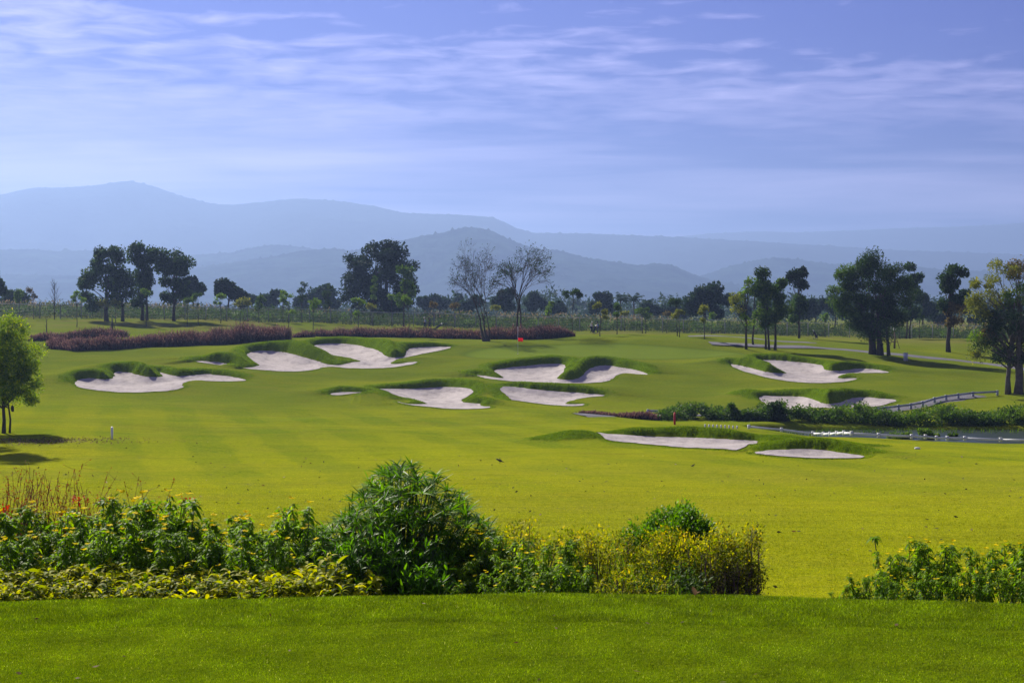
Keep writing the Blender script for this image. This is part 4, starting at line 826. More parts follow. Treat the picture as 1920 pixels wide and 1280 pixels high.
def goldshrub(seed, n=150, w=.24, h=.3):
    root = empty('golden_leaf_shrub', (0, 0, 0), None, 'shrub'); R_ = np.random.default_rng(seed); b = MB(); parts = []
    for i in range(40):
        a = R_.uniform(0, 6.28); r = w*math.sqrt(R_.uniform(0, 1)); hh = h*(1-.35*(r/w)**2)*R_.uniform(.7, 1.08); base = np.array([math.cos(a)*r*.35, math.sin(a)*r*.35, -.03])
        c = stemcurve(base, hh, np.array([math.cos(a), math.sin(a)])*r*.8); b.tube(c, np.linspace(.006, .003, 5), 4, False)
        m = 17; t = np.concatenate([R_.uniform(.35, .9, 8), np.linspace(.88, 1., 9)]); p = np.stack([np.interp(t, np.linspace(0, 1, 5), c[:, q]) for q in range(3)], -1)
        ang = np.arange(m)*2.4+a; el = np.where(t > .85, R_.uniform(.2, 1.1, m), R_.uniform(-.2, .6, m)); d = np.stack([np.cos(ang)*np.cos(el), np.sin(ang)*np.cos(el), np.sin(el)], -1)
        L_ = R_.uniform(.05, .095, m); V, Q_, own = strips(p, d, L_, L_*.14, R_.uniform(.3, .9, m), 5, .3)
        parts.append((V, Q_, own, np.clip(R_.normal(.22, .15, m)+.55*(t > .86)*R_.uniform(.4, 1.1, m), 0, 1)))
    b.build('stems', M['stem'], root); lmesh('leaves', parts, LM['gold'], root); return root
gv = [goldshrub(s_) for s_ in (11, 12, 13)]
i = 0
for row, (D0, n0) in enumerate([(9.62, 15), (9.3, 14)]):
    for k in range(n0):
        px = -45+k*(655/(n0-1))+random.uniform(-10, 10); place(gv, i % 3, px, D0+random.uniform(-.06, .06), sc=random.uniform(.9, 1.1)*(1.34 if row == 0 else 1.08)*(1.08 if px > 520 else 1), label='golden-edged arching-leaf shrub in the low hedge along the tee at left', group='golden-edged shrubs along the tee'); i += 1

# umbrella sedge clump
root = put(empty('umbrella_sedge', (0, 0, 0), 'big clump of umbrella sedge with spoked leaf heads in the middle of the bed', 'sedge'), 748, 10.75, rz=0)
b = MB(); parts = []; dry = []
for i in range(560):
    a = rng.uniform(0, 6.28); r = math.sqrt(rng.uniform(0, 1)); ex, ey = math.cos(a)*r, math.sin(a)*r; inner = i >= 200
    top = 1.17*(1-.55*abs(ex)**1.5-.12*max(0, -ex))*rng.uniform(.80, 1.02)*(1-.1*max(0, -ey)); 
    if abs(ex-.12) < .15 and i % 4 == 0: top *= 1.06
    top *= rng.uniform(.42, .92) if inner else 1.
    if inner: ey = -abs(ey)
    c = stemcurve(np.array([ex*.34, ey*.22, -.05]), top, np.array([ex*.50, ey*.38])); b.tube(c, np.linspace(.0045, .003, 5), 4, False)
    m = int(rng.integers(14, 22)); ang = np.arange(m)*2*math.pi/m+rng.uniform(0, 1); el = rng.normal(.45, .28, m)
    axis = unit(np.array([ex*.45, ey*.35, 1.])); d = np.stack([np.cos(ang)*np.cos(el), np.sin(ang)*np.cos(el), np.sin(el)], -1)+axis*.15-np.array([0, 0, .15]); d = unit(d)
    L_ = rng.uniform(.10, .17, m); V, Q_, own = strips(np.tile(c[-1], (m, 1)), d, L_, .0055, rng.uniform(.05, .5, m), 4, .2, np.array([.8, 1, 1, .8, .1])); 
    parts.append((V, Q_, own, np.full(m, np.clip(rng.normal(.45, .25), 0, .92 if i % 9 else 1))))
b.build('stems', M['stem'], root); lmesh('leaf_heads', parts, LM['sedge'], root)
parts = []
for i in range(30):
    a = rng.uniform(3.3, 6.1); p = np.array([math.cos(a)*rng.uniform(.1, .6), -.35+rng.uniform(-.1, .1), rng.uniform(.5, .85)]); m = 9; th = rng.uniform(-.5, .5); d = unit(np.array([math.cos(th)*random.choice([-1, 1]), -.3, math.sin(th)-.2])+rng.normal(size=(m, 3))*.22)
    V, Q_, own = strips(np.tile(p, (m, 1)), d, rng.uniform(.09, .16, m), .004, .3, 3, .1, np.array([.8, 1, .8, .1])); parts.append((V, Q_, own, rng.uniform(.4, 1, m)))
lmesh('dry_leaves', parts, LM['straw'], root)

def narrowbush(label, px, D, w, h, n, lk, L0=.085, name='narrow_leaf_shrub', upe=.75, per=26, asp=.085, group=None, dep=.7):
    root = put(empty(name, (0, 0, 0), label, 'shrub', group), px, D, rz=0); b = MB(); parts = []
    for i in range(n):
        a = rng.uniform(0, 6.28); r = math.sqrt(rng.uniform(0, 1)); hh = h*(1-.35*r**3)*rng.uniform(.65, 1.05); base = np.array([math.cos(a)*r*w*.6, math.sin(a)*r*w*.6*dep, -.03])
        c = stemcurve(base, hh, np.array([math.cos(a), math.sin(a)*dep])*r*w*.4); b.tube(c, np.linspace(.005, .0025, 5), 4, False)
        m = per; t = rng.uniform(.2, 1, m)**.7; p = np.stack([np.interp(t, np.linspace(0, 1, 5), c[:, q]) for q in range(3)], -1); ang = np.arange(m)*2.4+a; el = rng.normal(upe, .3, m)
        d = np.stack([np.cos(ang)*np.cos(el), np.sin(ang)*np.cos(el), np.sin(el)], -1); L_ = L0*rng.uniform(.7, 1.25, m); V, Q_, own = strips(p, d, L_, L_*asp, rng.uniform(.05, .4, m), 3, .2, np.array([.3, 1, .8, .05])); parts.append((V, Q_, own, np.clip(rng.normal(.35, .18, m)+.3*(t > .85), 0, 1)))
    b.build('stems', M['stem'], root); lmesh('leaves', parts, LM[lk], root); return root
narrowbush('dense dark narrow-leaved shrub directly in front of the umbrella sedge', 722, 9.95, .48, .70, 170, 'oleander')
narrowbush('smaller dark narrow-leaved shrub at the right foot of the umbrella sedge', 800, 9.6, .22, .45, 50, 'oleander')
narrowbush('loose feathery green shrub between the left flowers and the umbrella sedge', 590, 10.5, .22, .70, 40, 'oleander', .07)

def smallleaf(label, px, D, blobs, n, ls, lk, name, cat='shrub', twig='twig', ntw=60, rc=.07, group=None):
    """blobs in metres from base: x, z, rx, rz"""
    root = put(empty(name, (0, 0, 0), label, cat, group), px, D, rz=0); b = MB(); C = []
    for bx, bz, rx, rz_, dy in blobs:
        m = max(10, int(rx*rz_*650)); u = rdir(m)*rng.uniform(.55, 1, (m, 1)); C.append(u*[rx, dy, rz_]+[bx, 0, bz])
    C = np.vstack(C); C = C[C[:, 2] > -.02]
    for k in rng.permutation(len(C))[:ntw]:
        c = C[k]; a = np.array([c[0]*.45, c[1]*.45, -.03]); mid = (a+c)/2+rng.normal(size=3)*.03; b.tube([a, mid, c], [.006, .004, .002], 4, False)
        for _ in range(2):
            e = c+rdir(1, .6)[0]*.06; b.tube([mid*.3+c*.7, e], [.0025, .001], 3, False)
    b.build('twigs', M[twig], root)
    k = rng.integers(0, len(C), n); pos = C[k]+rng.normal(size=(n, 3))*rc*.5; d = unit((pos-[0, 0, .1])*[1, 1, .6]+rng.normal(size=(n, 3))*.35+[0, 0, .25]); L_ = ls*rng.uniform(.7, 1.3, n)
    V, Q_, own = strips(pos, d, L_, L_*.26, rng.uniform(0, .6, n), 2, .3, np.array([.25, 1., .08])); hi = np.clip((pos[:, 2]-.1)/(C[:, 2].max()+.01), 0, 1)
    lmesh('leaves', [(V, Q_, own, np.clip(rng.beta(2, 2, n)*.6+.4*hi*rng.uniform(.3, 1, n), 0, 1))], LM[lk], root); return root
smallleaf('low golden-yellow bush right behind the middle yellow-flowered shrubs', 985, 10.9, [(0, .58, .36, .14, .3), (.2, .45, .3, .2, .3), (-.2, .45, .3, .2, .3)], 5200, .026, 'duranta', 'golden_bush')
smallleaf('golden bush tangled with long grass, left of the largest golden rust-coloured bush', 1115, 10.7, [(0, .52, .3, .16, .3), (.15, .4, .28, .2, .3), (-.1, .3, .25, .2, .3)], 5200, .026, 'duranta', 'golden_bush')
smallleaf('largest golden and rust-coloured bush at the right end of the middle bed', 1300, 10.5, [(0, .51, .42, .16, .38), (.25, .42, .28, .24, .34), (-.22, .38, .3, .22, .34), (.3, .30, .22, .24, .3)], 11500, .027, 'duranta', 'golden_bush')
smallleaf('dusky small-leaved round bush low at the right end of the middle bed', 1385, 10.25, [(0, .26, .17, .24, .2), (-.12, .2, .16, .2, .2)], 3200, .020, 'purpletwig', 'dusky_bush', ntw=110)
smallleaf('small twig of golden leaves sticking out right above the dusky round bush', 1405, 10.5, [(0.02, .60, .07, .10, .08)], 260, .032, 'duranta', 'golden_shoot', 'shoot', ntw=8)
smallleaf('rounded bright green bush behind the largest golden rust-coloured bush', 1268, 11.6, [(-.02, .74, .22, .14, .25), (0, .64, .36, .18, .34), (-.12, .54, .34, .20, .3), (.16, .48, .36, .26, .3)], 17000, .032, 'roundbush', 'round_bush', twig='stem')
smallleaf('low golden-leaved plant at the foot of the long grass in the middle bed', 1165, 9.75, [(0, .22, .17, .12, .15), (.2, .16, .16, .12, .15)], 1300, .034, 'duranta', 'golden_bush', ntw=30)
smallleaf('dark small bush at the foot of the largest golden bush', 1262, 9.8, [(0, .2, .24, .2, .18)], 1700, .034, 'mid', 'dark_bush', twig='stem')
def bladetuft(label, px, D, n, L0, spread, lk, name, w=.005, cat='grass', lean=.5, group=None, K=5):
    root = put(empty(name, (0, 0, 0), label, cat, group), px, D, rz=0); a = rng.uniform(0, 6.28, n); r = np.sqrt(rng.uniform(0, 1, n))*spread
    p = np.stack([np.cos(a)*r, np.sin(a)*r*.5, np.full(n, -.03)], -1); a2 = a+rng.normal(size=n)*.8; ll = np.abs(rng.normal(0, lean, n))+.1; d = unit(np.stack([np.cos(a2)*ll, np.sin(a2)*ll, np.ones(n)], -1)); L_ = L0*rng.uniform(.5, 1.1, n)
    V, Q_, own = strips(p, d, L_, w, rng.uniform(.05, .5, n), K, .2, np.interp(np.linspace(0, 1, K+1), [0, .5, 1], [.7, 1, .05])); lmesh('blades', [(V, Q_, own, rng.uniform(0, 1, n))], LM[lk], root); return root
bladetuft('long pale grass tuft growing among the golden bushes, left of two', 1120, 10.15, 90, .66, .22, 'blade', 'grass_tuft')
bladetuft('long pale grass tuft growing among the golden bushes, right of two', 1235, 10.1, 120, .68, .28, 'blade', 'grass_tuft')
for k, (px, n, L0) in enumerate([(1278, 26, .20), (1310, 16, .15), (1345, 28, .20), (1385, 22, .18), (1420, 16, .15), (1452, 10, .13), (1488, 10, .17), (1525, 18, .17), (1552, 24, .20), (1590, 20, .17)]):
    bladetuft('small strap-leaved plant along the tee edge between the middle and right beds', px, 9.25, n, L0*1.55, .06, 'turnera', 'strap_leaf_plant', .008, 'plant', .6, 'strap-leaved plants along the tee edge', 4)
# reddish seed grass at the left
for k, (px, D0, n, h0) in enumerate([(-5, 10.9, 34, 1.10), (35, 11.1, 26, 1.2), (75, 11.3, 22, 1.1), (120, 11.2, 16, 1.22), (165, 11.3, 12, 1.18), (215, 11.4, 10, 1.1), (285, 11.3, 7, 1.08)]):
    root = put(empty('red_seed_grass', (0, 0, 0), 'reddish seed grass with thin drooping stalks rising behind the left flowering shrubs', 'grass', 'reddish seed grass at the left'), px, D0, rz=0)
    b = MB(); pts = []; dd = []
    for i in range(n):
        lean = rng.normal(size=2)*.16; c = stemcurve(np.array([rng.normal()*.06, rng.normal()*.05, 0]), h0*rng.uniform(.65, 1.02), lean, 6); b.tube(c, np.linspace(.003, .0015, 6), 3, False)
        m = 22; t = rng.uniform(.55, 1, m); p = np.stack([np.interp(t, np.linspace(0, 1, 6), c[:, q]) for q in range(3)], -1)
        for q_ in p[:7]: e = q_+rdir(1, .9)[0]*.09; b.tube([q_, e], [.0013, .0008], 3, False); pts.append(e); dd.append(unit(e-q_))
        pts += list(p); dd += list(rdir(m, .9))
    b.build('stalks', M['dryst'] if 'dryst' in M else M.setdefault('dryst', plain('dry_stalk', (.22, .12, .05), .8)), root)
    pts = np.array(pts); V, Q_ = diamonds(pts, np.array(dd), rdir(len(pts)), rng.uniform(.008, .018, len(pts)), .004); mk('seed_heads', V, Q_, LM['dry'], root, fattr={'rnd': rng.uniform(0, 1, len(pts))})
for px, py, D in [(140, 935, 10.9), (187, 940, 10.8), (2, 955, 10.7), (342, 940, 10.9)]:
    x0 = (px-960)/F*D; z0 = gz(x0, D)[0]; h = (HY-py)/F*D-z0; root = empty('red_flower_spike', (x0, D, z0), 'red flower spike among the left yellow-flowered shrubs', 'flower', 'red flower spikes at the left'); b = MB(); b.tube(stemcurve(np.array([0, 0, 0.]), h, np.array([.03, 0])), .003, 4, False); b.build('stem', M['stem'], root)
    m = 26; p = np.array([.03, 0, h])+rng.normal(size=(m, 3))*[.028, .02, .018]; V, Q_, own = strips(p, rdir(m, .3), .03, .008, .2, 2, .2, np.array([.4, 1, .2])); lmesh('petals', [(V, Q_, own, rng.uniform(0, 1, m))], LM['redpetal'], root)

# ------------------------------------------------------------------ turf blades on the tee
def turf(n, y0, y1, h0, h1, name, label):
    Y = np.sqrt(rng.uniform(y0**2, y1**2, n)); X = rng.uniform(-.39, .39, n)*Y; z = gz(X, Y); a = rng.uniform(0, 6.28, n); ln = rng.uniform(.2, 1.6, n); h = rng.uniform(h0, h1, n)
    d = unit(np.stack([np.cos(a)*ln, np.sin(a)*ln, np.ones(n)], -1)); s = np.stack([-np.sin(a), np.cos(a), np.zeros(n)], -1); s = unit(s+rng.normal(size=(n, 3))*.4); P0 = np.stack([X, Y, z-.003], -1); w = rng.uniform(.0014, .0026, n)[:, None]
    V = np.stack([P0-s*w, P0+s*w, P0+d*h[:, None]], 1).reshape(-1, 3)
    tag(mk(name, V, np.arange(n*3).reshape(-1, 3), LM['turf'], fattr={'rnd': np.clip(rng.beta(2, 2.6, n)+(rng.uniform(size=n) > .985)*.6, 0, 1)}), label, 'grass', kind='stuff')
turf(430000, 5.9, 8.0, .007, .016, 'tee_grass', 'short mown turf covering the tee at the bottom')
turf(240000, 7.85, 8.85, .012, .025, 'tee_edge_grass', 'slightly longer grass band along the far edge of the tee')
def fairblades(n, y0, y1):
    Y = np.sqrt(rng.uniform(y0**2, y1**2, n)); Y = y0+(Y-y0)*rng.uniform(.3, 1, n); X = rng.uniform(-.39, .39, n)*Y; z = gz(X, Y); a = rng.uniform(0, 6.28, n); ln = rng.uniform(.3, 1.8, n); h = rng.uniform(.015, .045, n)
    d = unit(np.stack([np.cos(a)*ln, np.sin(a)*ln, np.ones(n)], -1)); s = unit(rng.normal(size=(n, 3))*[1, 1, .2]); P0 = np.stack([X, Y, z-.003], -1); w = rng.uniform(.005, .011, n)[:, None]
    V = np.stack([P0-s*w, P0+s*w, P0+d*h[:, None]], 1).reshape(-1, 3)
    tag(mk('fairway_grass', V, np.arange(n*3).reshape(-1, 3), LM['fairway'], fattr={'rnd': np.clip(rng.beta(2, 2.2, n), 0, 1)}), 'short coarse lime-green grass of the near fairway', 'grass', kind='stuff')
fairblades(260000, 20, 52)
# scattered leaves
def scatter(name, label, X, Y, size, lk, lift=.01, zf=None):
    n = len(X); z = gz(X, Y)+lift; d = rdir(n)*[1, 1, .25]; sz = size*rng.uniform(.5, 1.4, n); V, Q_ = diamonds(np.stack([X, Y, z+sz*.15], -1), unit(d), rdir(n, 1.5), sz, sz*.45)
    tag(mk(name, V, Q_, LM[lk], fattr={'rnd': rng.uniform(0, 1, n)}), label, 'leaves', kind='stuff')
n = 520; Y = rng.uniform(22, 62, n); X = rng.uniform(-.40, .40, n)*Y; scatter('fallen_leaves', 'dark fallen leaves scattered over the near fairway', X, Y, .05, 'debris', .03)
n = 26; Y = rng.uniform(6.3, 8.4, n); X = rng.uniform(-.37, .37, n)*Y; scatter('tee_litter', 'few brown dry leaves lying on the tee turf', X, Y, .016, 'litter', .012)
D = hit(100, 827, 55, 90); n = 2600; X = (rng.normal(60, 105, n)-960)/F*D; Y = D-.2+rng.normal(size=n)*1.2*(1-.3*rng.uniform(size=n)); scatter('leaf_litter', 'pale brown leaf litter below the left tree', X, Y, .04, 'litter', .03)
# ------------------------------------------------------------------ left tree
DT = hit(10, 812, 50, 95)
tree('mango_like_tree', 'sunlit yellow-green leafy tree at the left border with dark lower crown', 'tree', 8, DT, [(15,620,34,24),(20,650,46,34),(-20,640,50,46),(50,680,28,22),(20,700,50,38),(40,715,30,28),(-25,710,50,44),(30,745,34,16),(62,720,12,10),(60,752,8,8),(10,600,16,12),(-60,690,40,60),(35,670,40,50),(25,720,46,34)], 15000, .09, 'mango', trunks=[(-1,0,.10),(8,.15,.055)], rc=.5, limbs=44, asp=.26, topb=.75, tr=.1, hollow=.45)
x, y, z = (27-960)/F*DT, DT-.3, 0
zt = (HY-742)/F*DT; b = MB(); b.tube([[0, 0, .55], [.02, 0, .3], [0, 0, .1]], .008, 4); b.ball((0, 0, -.02), (.09, .07, .17), 10, 8); b.ball((.03, 0, -.12), (.06, .05, .08), 8, 6)
o = b.build('hanging_nest', M['bark'], smooth=True); o.location = (x, y, (HY-764)/F*DT); tag(o, 'small dark hanging nest below the left tree crown', 'nest')

tree('leafy_tree', 'tall leafy tree just past the left border that throws the long fairway shadow', 'tree', -175, 75, [(-175,310,110,60),(-175,370,125,60),(-160,420,100,50)], 5500, .15, 'mango', trunks=[(0,0,.2)], rc=.8, limbs=20)
# ------------------------------------------------------------------ purple fountain grass hedges
def hedge(label, pts, h, dep, n, seed, zoff=0.):
    """pts: px, D, height factor"""
    pts = np.array(pts, float); t = rng.uniform(0, 1, n); cum = np.linspace(0, 1, len(pts)); px = np.interp(t, cum, pts[:, 0]); D = np.interp(t, cum, pts[:, 1]); hf = np.interp(t, cum, pts[:, 2])
    Y = D+rng.uniform(-.5, .5, n)*dep*hf; X = (px-960)/F*D+rng.normal(size=n)*.15; z = gz(X, Y); o0 = np.array([X.mean(), Y.mean(), z.min()])
    root = empty('grass_hedge', o0, label, 'hedge')
    edge = 1-.55*np.abs((Y-D)/(dep*.5*hf+.01))**2.2; clump = .88+.12*np.sin(X*1.7+np.sin(X*.6)*2)+rng.normal(size=n)*.05
    a = rng.uniform(0, 6.28, n); ln = rng.uniform(.05, .55, n); out = np.sign(Y-D)*.3*np.abs((Y-D)/(dep*.5*hf+.01))**2
    d = unit(np.stack([np.cos(a)*ln, np.sin(a)*ln+out, np.ones(n)], -1)); L_ = h*hf*edge*clump*rng.uniform(.55, 1.05, n)
    V, Q_, own = strips(np.stack([X, Y, z-.05], -1)-o0, d, L_, .032, rng.uniform(.0, .22, n), 3, .2, np.array([.9, 1, .8, .1])); lmesh('foliage', [(V, Q_, own, rng.uniform(0, 1, n))], LM['purple'], root, False)
    k = rng.permutation(n)[:int(n*.42)]; tip = np.stack([X, Y, z-.05], -1)[k]-o0+d[k]*(L_[k]*rng.uniform(.78, .98, len(k)))[:, None]
    V, Q_ = diamonds(tip, unit(d[k]+rng.normal(size=(len(k), 3))*.35), rdir(len(k)), rng.uniform(.10, .19, len(k)), .032); mk('plumes', V, Q_, LM['plume'], root, fattr={'rnd': np.clip(rng.uniform(0, 1, len(k)), 0, 1)})
    return root
hd = lambda px, py, lo=115, hi=190: hit(px, py, lo, hi)
hedge('long tall purple-brown fountain grass hedge at left, ending above the widest bunker', [(96, hd(96,652), .75), (150, hd(150,655), .85), (220, hd(220,654)+.5, .95), (300, hd(300,650)+1, 1.05), (380, hd(380,646)+1, 1.2), (450, hd(450,642)+1, 1.4), (500, hd(500,639)+1, 1.35), (538, hd(538,638)+1, 1.1)], 1.75, 4.2, 24000, 1)
hedge('thin purple fountain grass hedge behind the left end of the long one', [(60, 156, .9), (110, 158, 1.), (170, 161, 1.2), (235, 163, 1.1)], 1.15, 2.2, 5000, 2)
hedge('purple fountain grass hedge behind the green, running behind the twin bare trees', [(592, 176, .65), (660, 174, .85), (720, 173, .95), (790, 171, .85), (850, 168, .9), (920, 166, 1.1), (990, 165, 1.2), (1040, 166, 1.05), (1074, 168, .45)], 1.75, 3.0, 17000, 3)
hedge('short low piece of purple grass hedge in the gap between the two long ones', [(550, 168, .6), (570, 168, .9), (586, 168, .8)], 1.1, 1.6, 1100, 4)
hedge('low dark purple grass hedge beside the cart path, left of the red stake', [(1092, 100.5, .35), (1120, 100.5, .55), (1150, 100, .5), (1180, 99.5, .9), (1205, 99.3, 1.), (1232, 99, 1.15)], .62, 1.2, 3000, 5)

# ------------------------------------------------------------------ pond planting
def belt(name, label, pts, dep, h, n, size, lk, kind='stuff', rc=.4, asp=.5):
    pts = np.array(pts, float); m = max(60, n//60); t = rng.uniform(0, 1, m); cum = np.linspace(0, 1, len(pts)); px = np.interp(t, cum, pts[:, 0]); D = np.interp(t, cum, pts[:, 1]); hf = np.interp(t, cum, pts[:, 2]); Y = D+rng.uniform(-.5, .5, m)*dep; X = (px-960)/F*D
    C = np.stack([X, Y, gz(X, Y)+h*hf*rng.uniform(.1, 1, m)*(.8+.25*np.sin(X*1.1))], -1); V, Q_, pos = leafcloud(C, rc, n, size, asp)
    return tag(mk(name, V, Q_, LM[lk], fattr={'rnd': np.clip(rng.beta(2, 2.2, n)*.75+.35*((pos[:, 2]-C[:, 2].min())/2.5), 0, 1)}), label, 'plants', kind=kind)
belt('bank_plants', 'dense green plants along the far bank of the pond', [(1236, 99.6, .6), (1300, 99.8, .8), (1370, 99.6, .8), (1480, 99.4, .9), (1600, 99.2, 1.), (1700, 99, .9), (1800, 98.8, .85), (1860, 98.8, 1.), (1960, 98.4, .9), (2100, 98.4, .8)], 2.6, 1.2, 30000, .10, 'mid')
belt('bank_plants', 'brighter upright plants along the top of the far pond bank', [(1560, 98.9, .8), (1700, 98.6, 1.), (1850, 98.4, 1.05), (1960, 98.2, 1.)], 1.8, 1.15, 9000, .11, 'fresh', asp=.22)
def bush(label, px, py, D, blobs, n, lk, ls=.1, name='bush', group=None, rc=.35):
    return tree(name, label, 'bush', px, D, blobs, n, ls, lk, group, trunks=[(0, 0, .06)], rc=rc, tr=.05, limbs=16, hollow=.3, topb=.6)
bush('broad dark green bush with a raised left shoulder on the far pond bank', 1390, 800, 98.5, [(1388,785,30,16),(1378,765,14,12),(1405,780,20,16),(1375,790,20,10)], 3600, 'mid')
bush('rounder dark bush on the far pond bank, right of the broad one', 1450, 800, 98.3, [(1450,772,22,18),(1440,785,20,14),(1462,788,16,12),(1455,760,14,8)], 3200, 'dark')
bush('clump of green water plants growing in the pond before the far bank', 1712, 824, 90.5, [(1700,818,26,5),(1730,814,22,7),(1752,820,14,4),(1680,820,16,4)], 2600, 'fresh', .08, 'water_plants', rc=.25)
bush('small sparse reed clump in the pond at the right', 1790, 824, 90.5, [(1788,820,14,6)], 500, 'mid', .09, 'water_plants', rc=.2)
n = 1500; px = 1395+(1960-1395)*rng.uniform(0, 1, n)**2.2; D = rng.uniform(94.2, 96.9, n)-(px < 1540)*rng.uniform(0, 5, n); X = (px-960)/F*D; p = np.stack([X, D, np.full(n, -8.50)], -1)
V, Q_, own = strips(p, unit(rdir(n)*[.3, .3, 0]+[0, 0, 1.]), rng.uniform(.12, .34, n), .022, .15, 2, .1, np.array([.9, 1, .1])); tag(mk('reeds', V, Q_, LM['mid'], fattr={'rnd': rng.uniform(0, 1, n)[own]}), 'short green reeds standing in the shallow water along the far pond side', 'reeds', kind='stuff')

# ------------------------------------------------------------------ flag, stakes, markers
D = hit(971, 664, 120, 160); x0 = (971-960)/F*D; z0 = gz(x0, D)[0]; root = empty('golf_flag', (x0, D, z0), 'red flag on a thin pale pole standing on the putting green', 'golf flag')
sF = F/D; zt = (HY-612)/F*D-z0; b = MB(); b.tube([[0, 0, -.05], [0, 0, zt]], .018, 6); b.build('pole', M['white'], root)
b = MB(); b.tube([[0, 0, .0], [0, 0, .02]], .06, 10); b.build('cup_rim', M['white'], root)
fz1 = (HY-633)/F*D-z0; fz0 = (HY-640)/F*D-z0; nx_ = 9; V = []
for i in range(nx_):
    t = i/(nx_-1)
    for q in (0, .5, 1): V.append([.02+t*.50, .05*math.sin(t*7)*t, fz1+(fz0-fz1)*q-.03*t])
q = [[i*3+j, i*3+j+1, i*3+j+4, i*3+j+3] for i in range(nx_-1) for j in (0, 1)]
o = mk('flag_cloth', V, np.array(q), M['flag'], root, smooth=True); md = o.modifiers.new('thick', 'SOLIDIFY'); md.thickness = .008
def stake(px, py, top, mat, label, w, name='marker_stake'):
    D = hit(px, py, 55, 100); x0 = (px-960)/F*D; z0 = gz(x0, D)[0]; h = (HY-top)/F*D-z0; b = MB(); b.box((0, 0, h/2-.1), (w, w, h+.2)); 
    b.add([[-w/2, -w/2, h], [w/2, -w/2, h], [w/2, w/2, h], [-w/2, w/2, h], [0, 0, h+.06]], None, [[0, 1, 4], [1, 2, 4], [2, 3, 4], [3, 0, 4]])
    o = b.build(name, mat); o.location = (x0, D, z0); return tag(o, label, 'stake')
stake(210, 823, 801, M['white'], 'white marker stake standing on the fairway right of the left tree', .09)
stake(1265, 796, 774, M['red'], 'red hazard stake before the pond bushes, right of the small purple hedge', .12)
D = hit(1720, 842, 55, 95); x0 = (1720-960)/F*D; b = MB(); b.ball((0, 0, .045), (.16, .10, .06), 12, 7); o = b.build('yardage_marker', M['white'], smooth=True); o.location = (x0, D, gz(x0, D)[0]); tag(o, 'flat white marker lying on the fairway in front of the pond', 'marker')
D = hit(1698, 676, 130, 160); x0 = (1698-960)/F*D; root = empty('utility_box', (x0, D, gz(x0, D)[0]), 'pale grey utility box standing on the shaded slope below the cart path', 'utility box'); b = MB(); b.box((0, 0, .38), (.36, .3, .8)); b.build('cabinet', M['box'], root); b = MB(); b.box((0, 0, .80), (.42, .36, .05)); b.build('lid', M['box'], root)
# small birds and a dry leaf
def bird(px, py, lo, hi, L_, mat, label, rz):
    D = hit(px, py, lo, hi); x0 = (px-960)/F*D; root = empty('bird', (x0, D, gz(x0, D)[0]+.01), label, 'bird', rz=rz); b = MB(); r = np.array([.5, .24, .24])*L_*.5
    t = np.linspace(0, 1, 9); c = np.stack([(-.5+1.0*t)*L_, 0*t, L_*(.12+.42*t)], -1); rad = L_*np.array([.02, .035, .05, .11, .15, .14, .09, .095, .03]); c[7] += [0, 0, .03*L_]; b.tube(c, rad, 10); b.tube([c[-1]+[-.02*L_, 0, .0], c[-1]+[.10*L_, 0, -.02*L_]], [.03*L_, .004*L_], 6); b.build('body', mat, root, smooth=True)
    for s_ in (-1, 1): b = MB(); b.tube([[.05*L_, s_*.06*L_, .2*L_], [.08*L_, s_*.07*L_, 0], [.14*L_, s_*.07*L_, 0]], .012*L_, 5); b.build('leg', M['bark'], root)
bird(938, 869, 50, 70, .34, M['black'], 'small black bird standing on the near fairway at the centre', math.pi+.2)
bird(1299, 876, 50, 70, .20, M['bark'], 'tiny dark bird pecking on the fairway below the nearest long bunker', .5)
bird(607, 868, 50, 70, .14, M['bark'], 'tiny dark bird on the fairway left of the umbrella sedge top', 2.)
x0 = (1303-960)/F*8.6; V, Q_, own = strips(np.array([[0, 0, 0.], [0, 0, 0]]), unit(np.array([[-.2, 0, 1.], [.7, .1, .6]])), [.07, .05], [.018, .015], .2, 5, .5); o = mk('dry_leaf', V, Q_, LM['litter'], smooth=True, fattr={'rnd': np.full(len(Q_), .7)}); o.location = (x0, 8.6, gz(x0, 8.6)[0]+.01); tag(o, 'upright curled brown dry leaf on the tee edge below the largest golden bush', 'leaf')

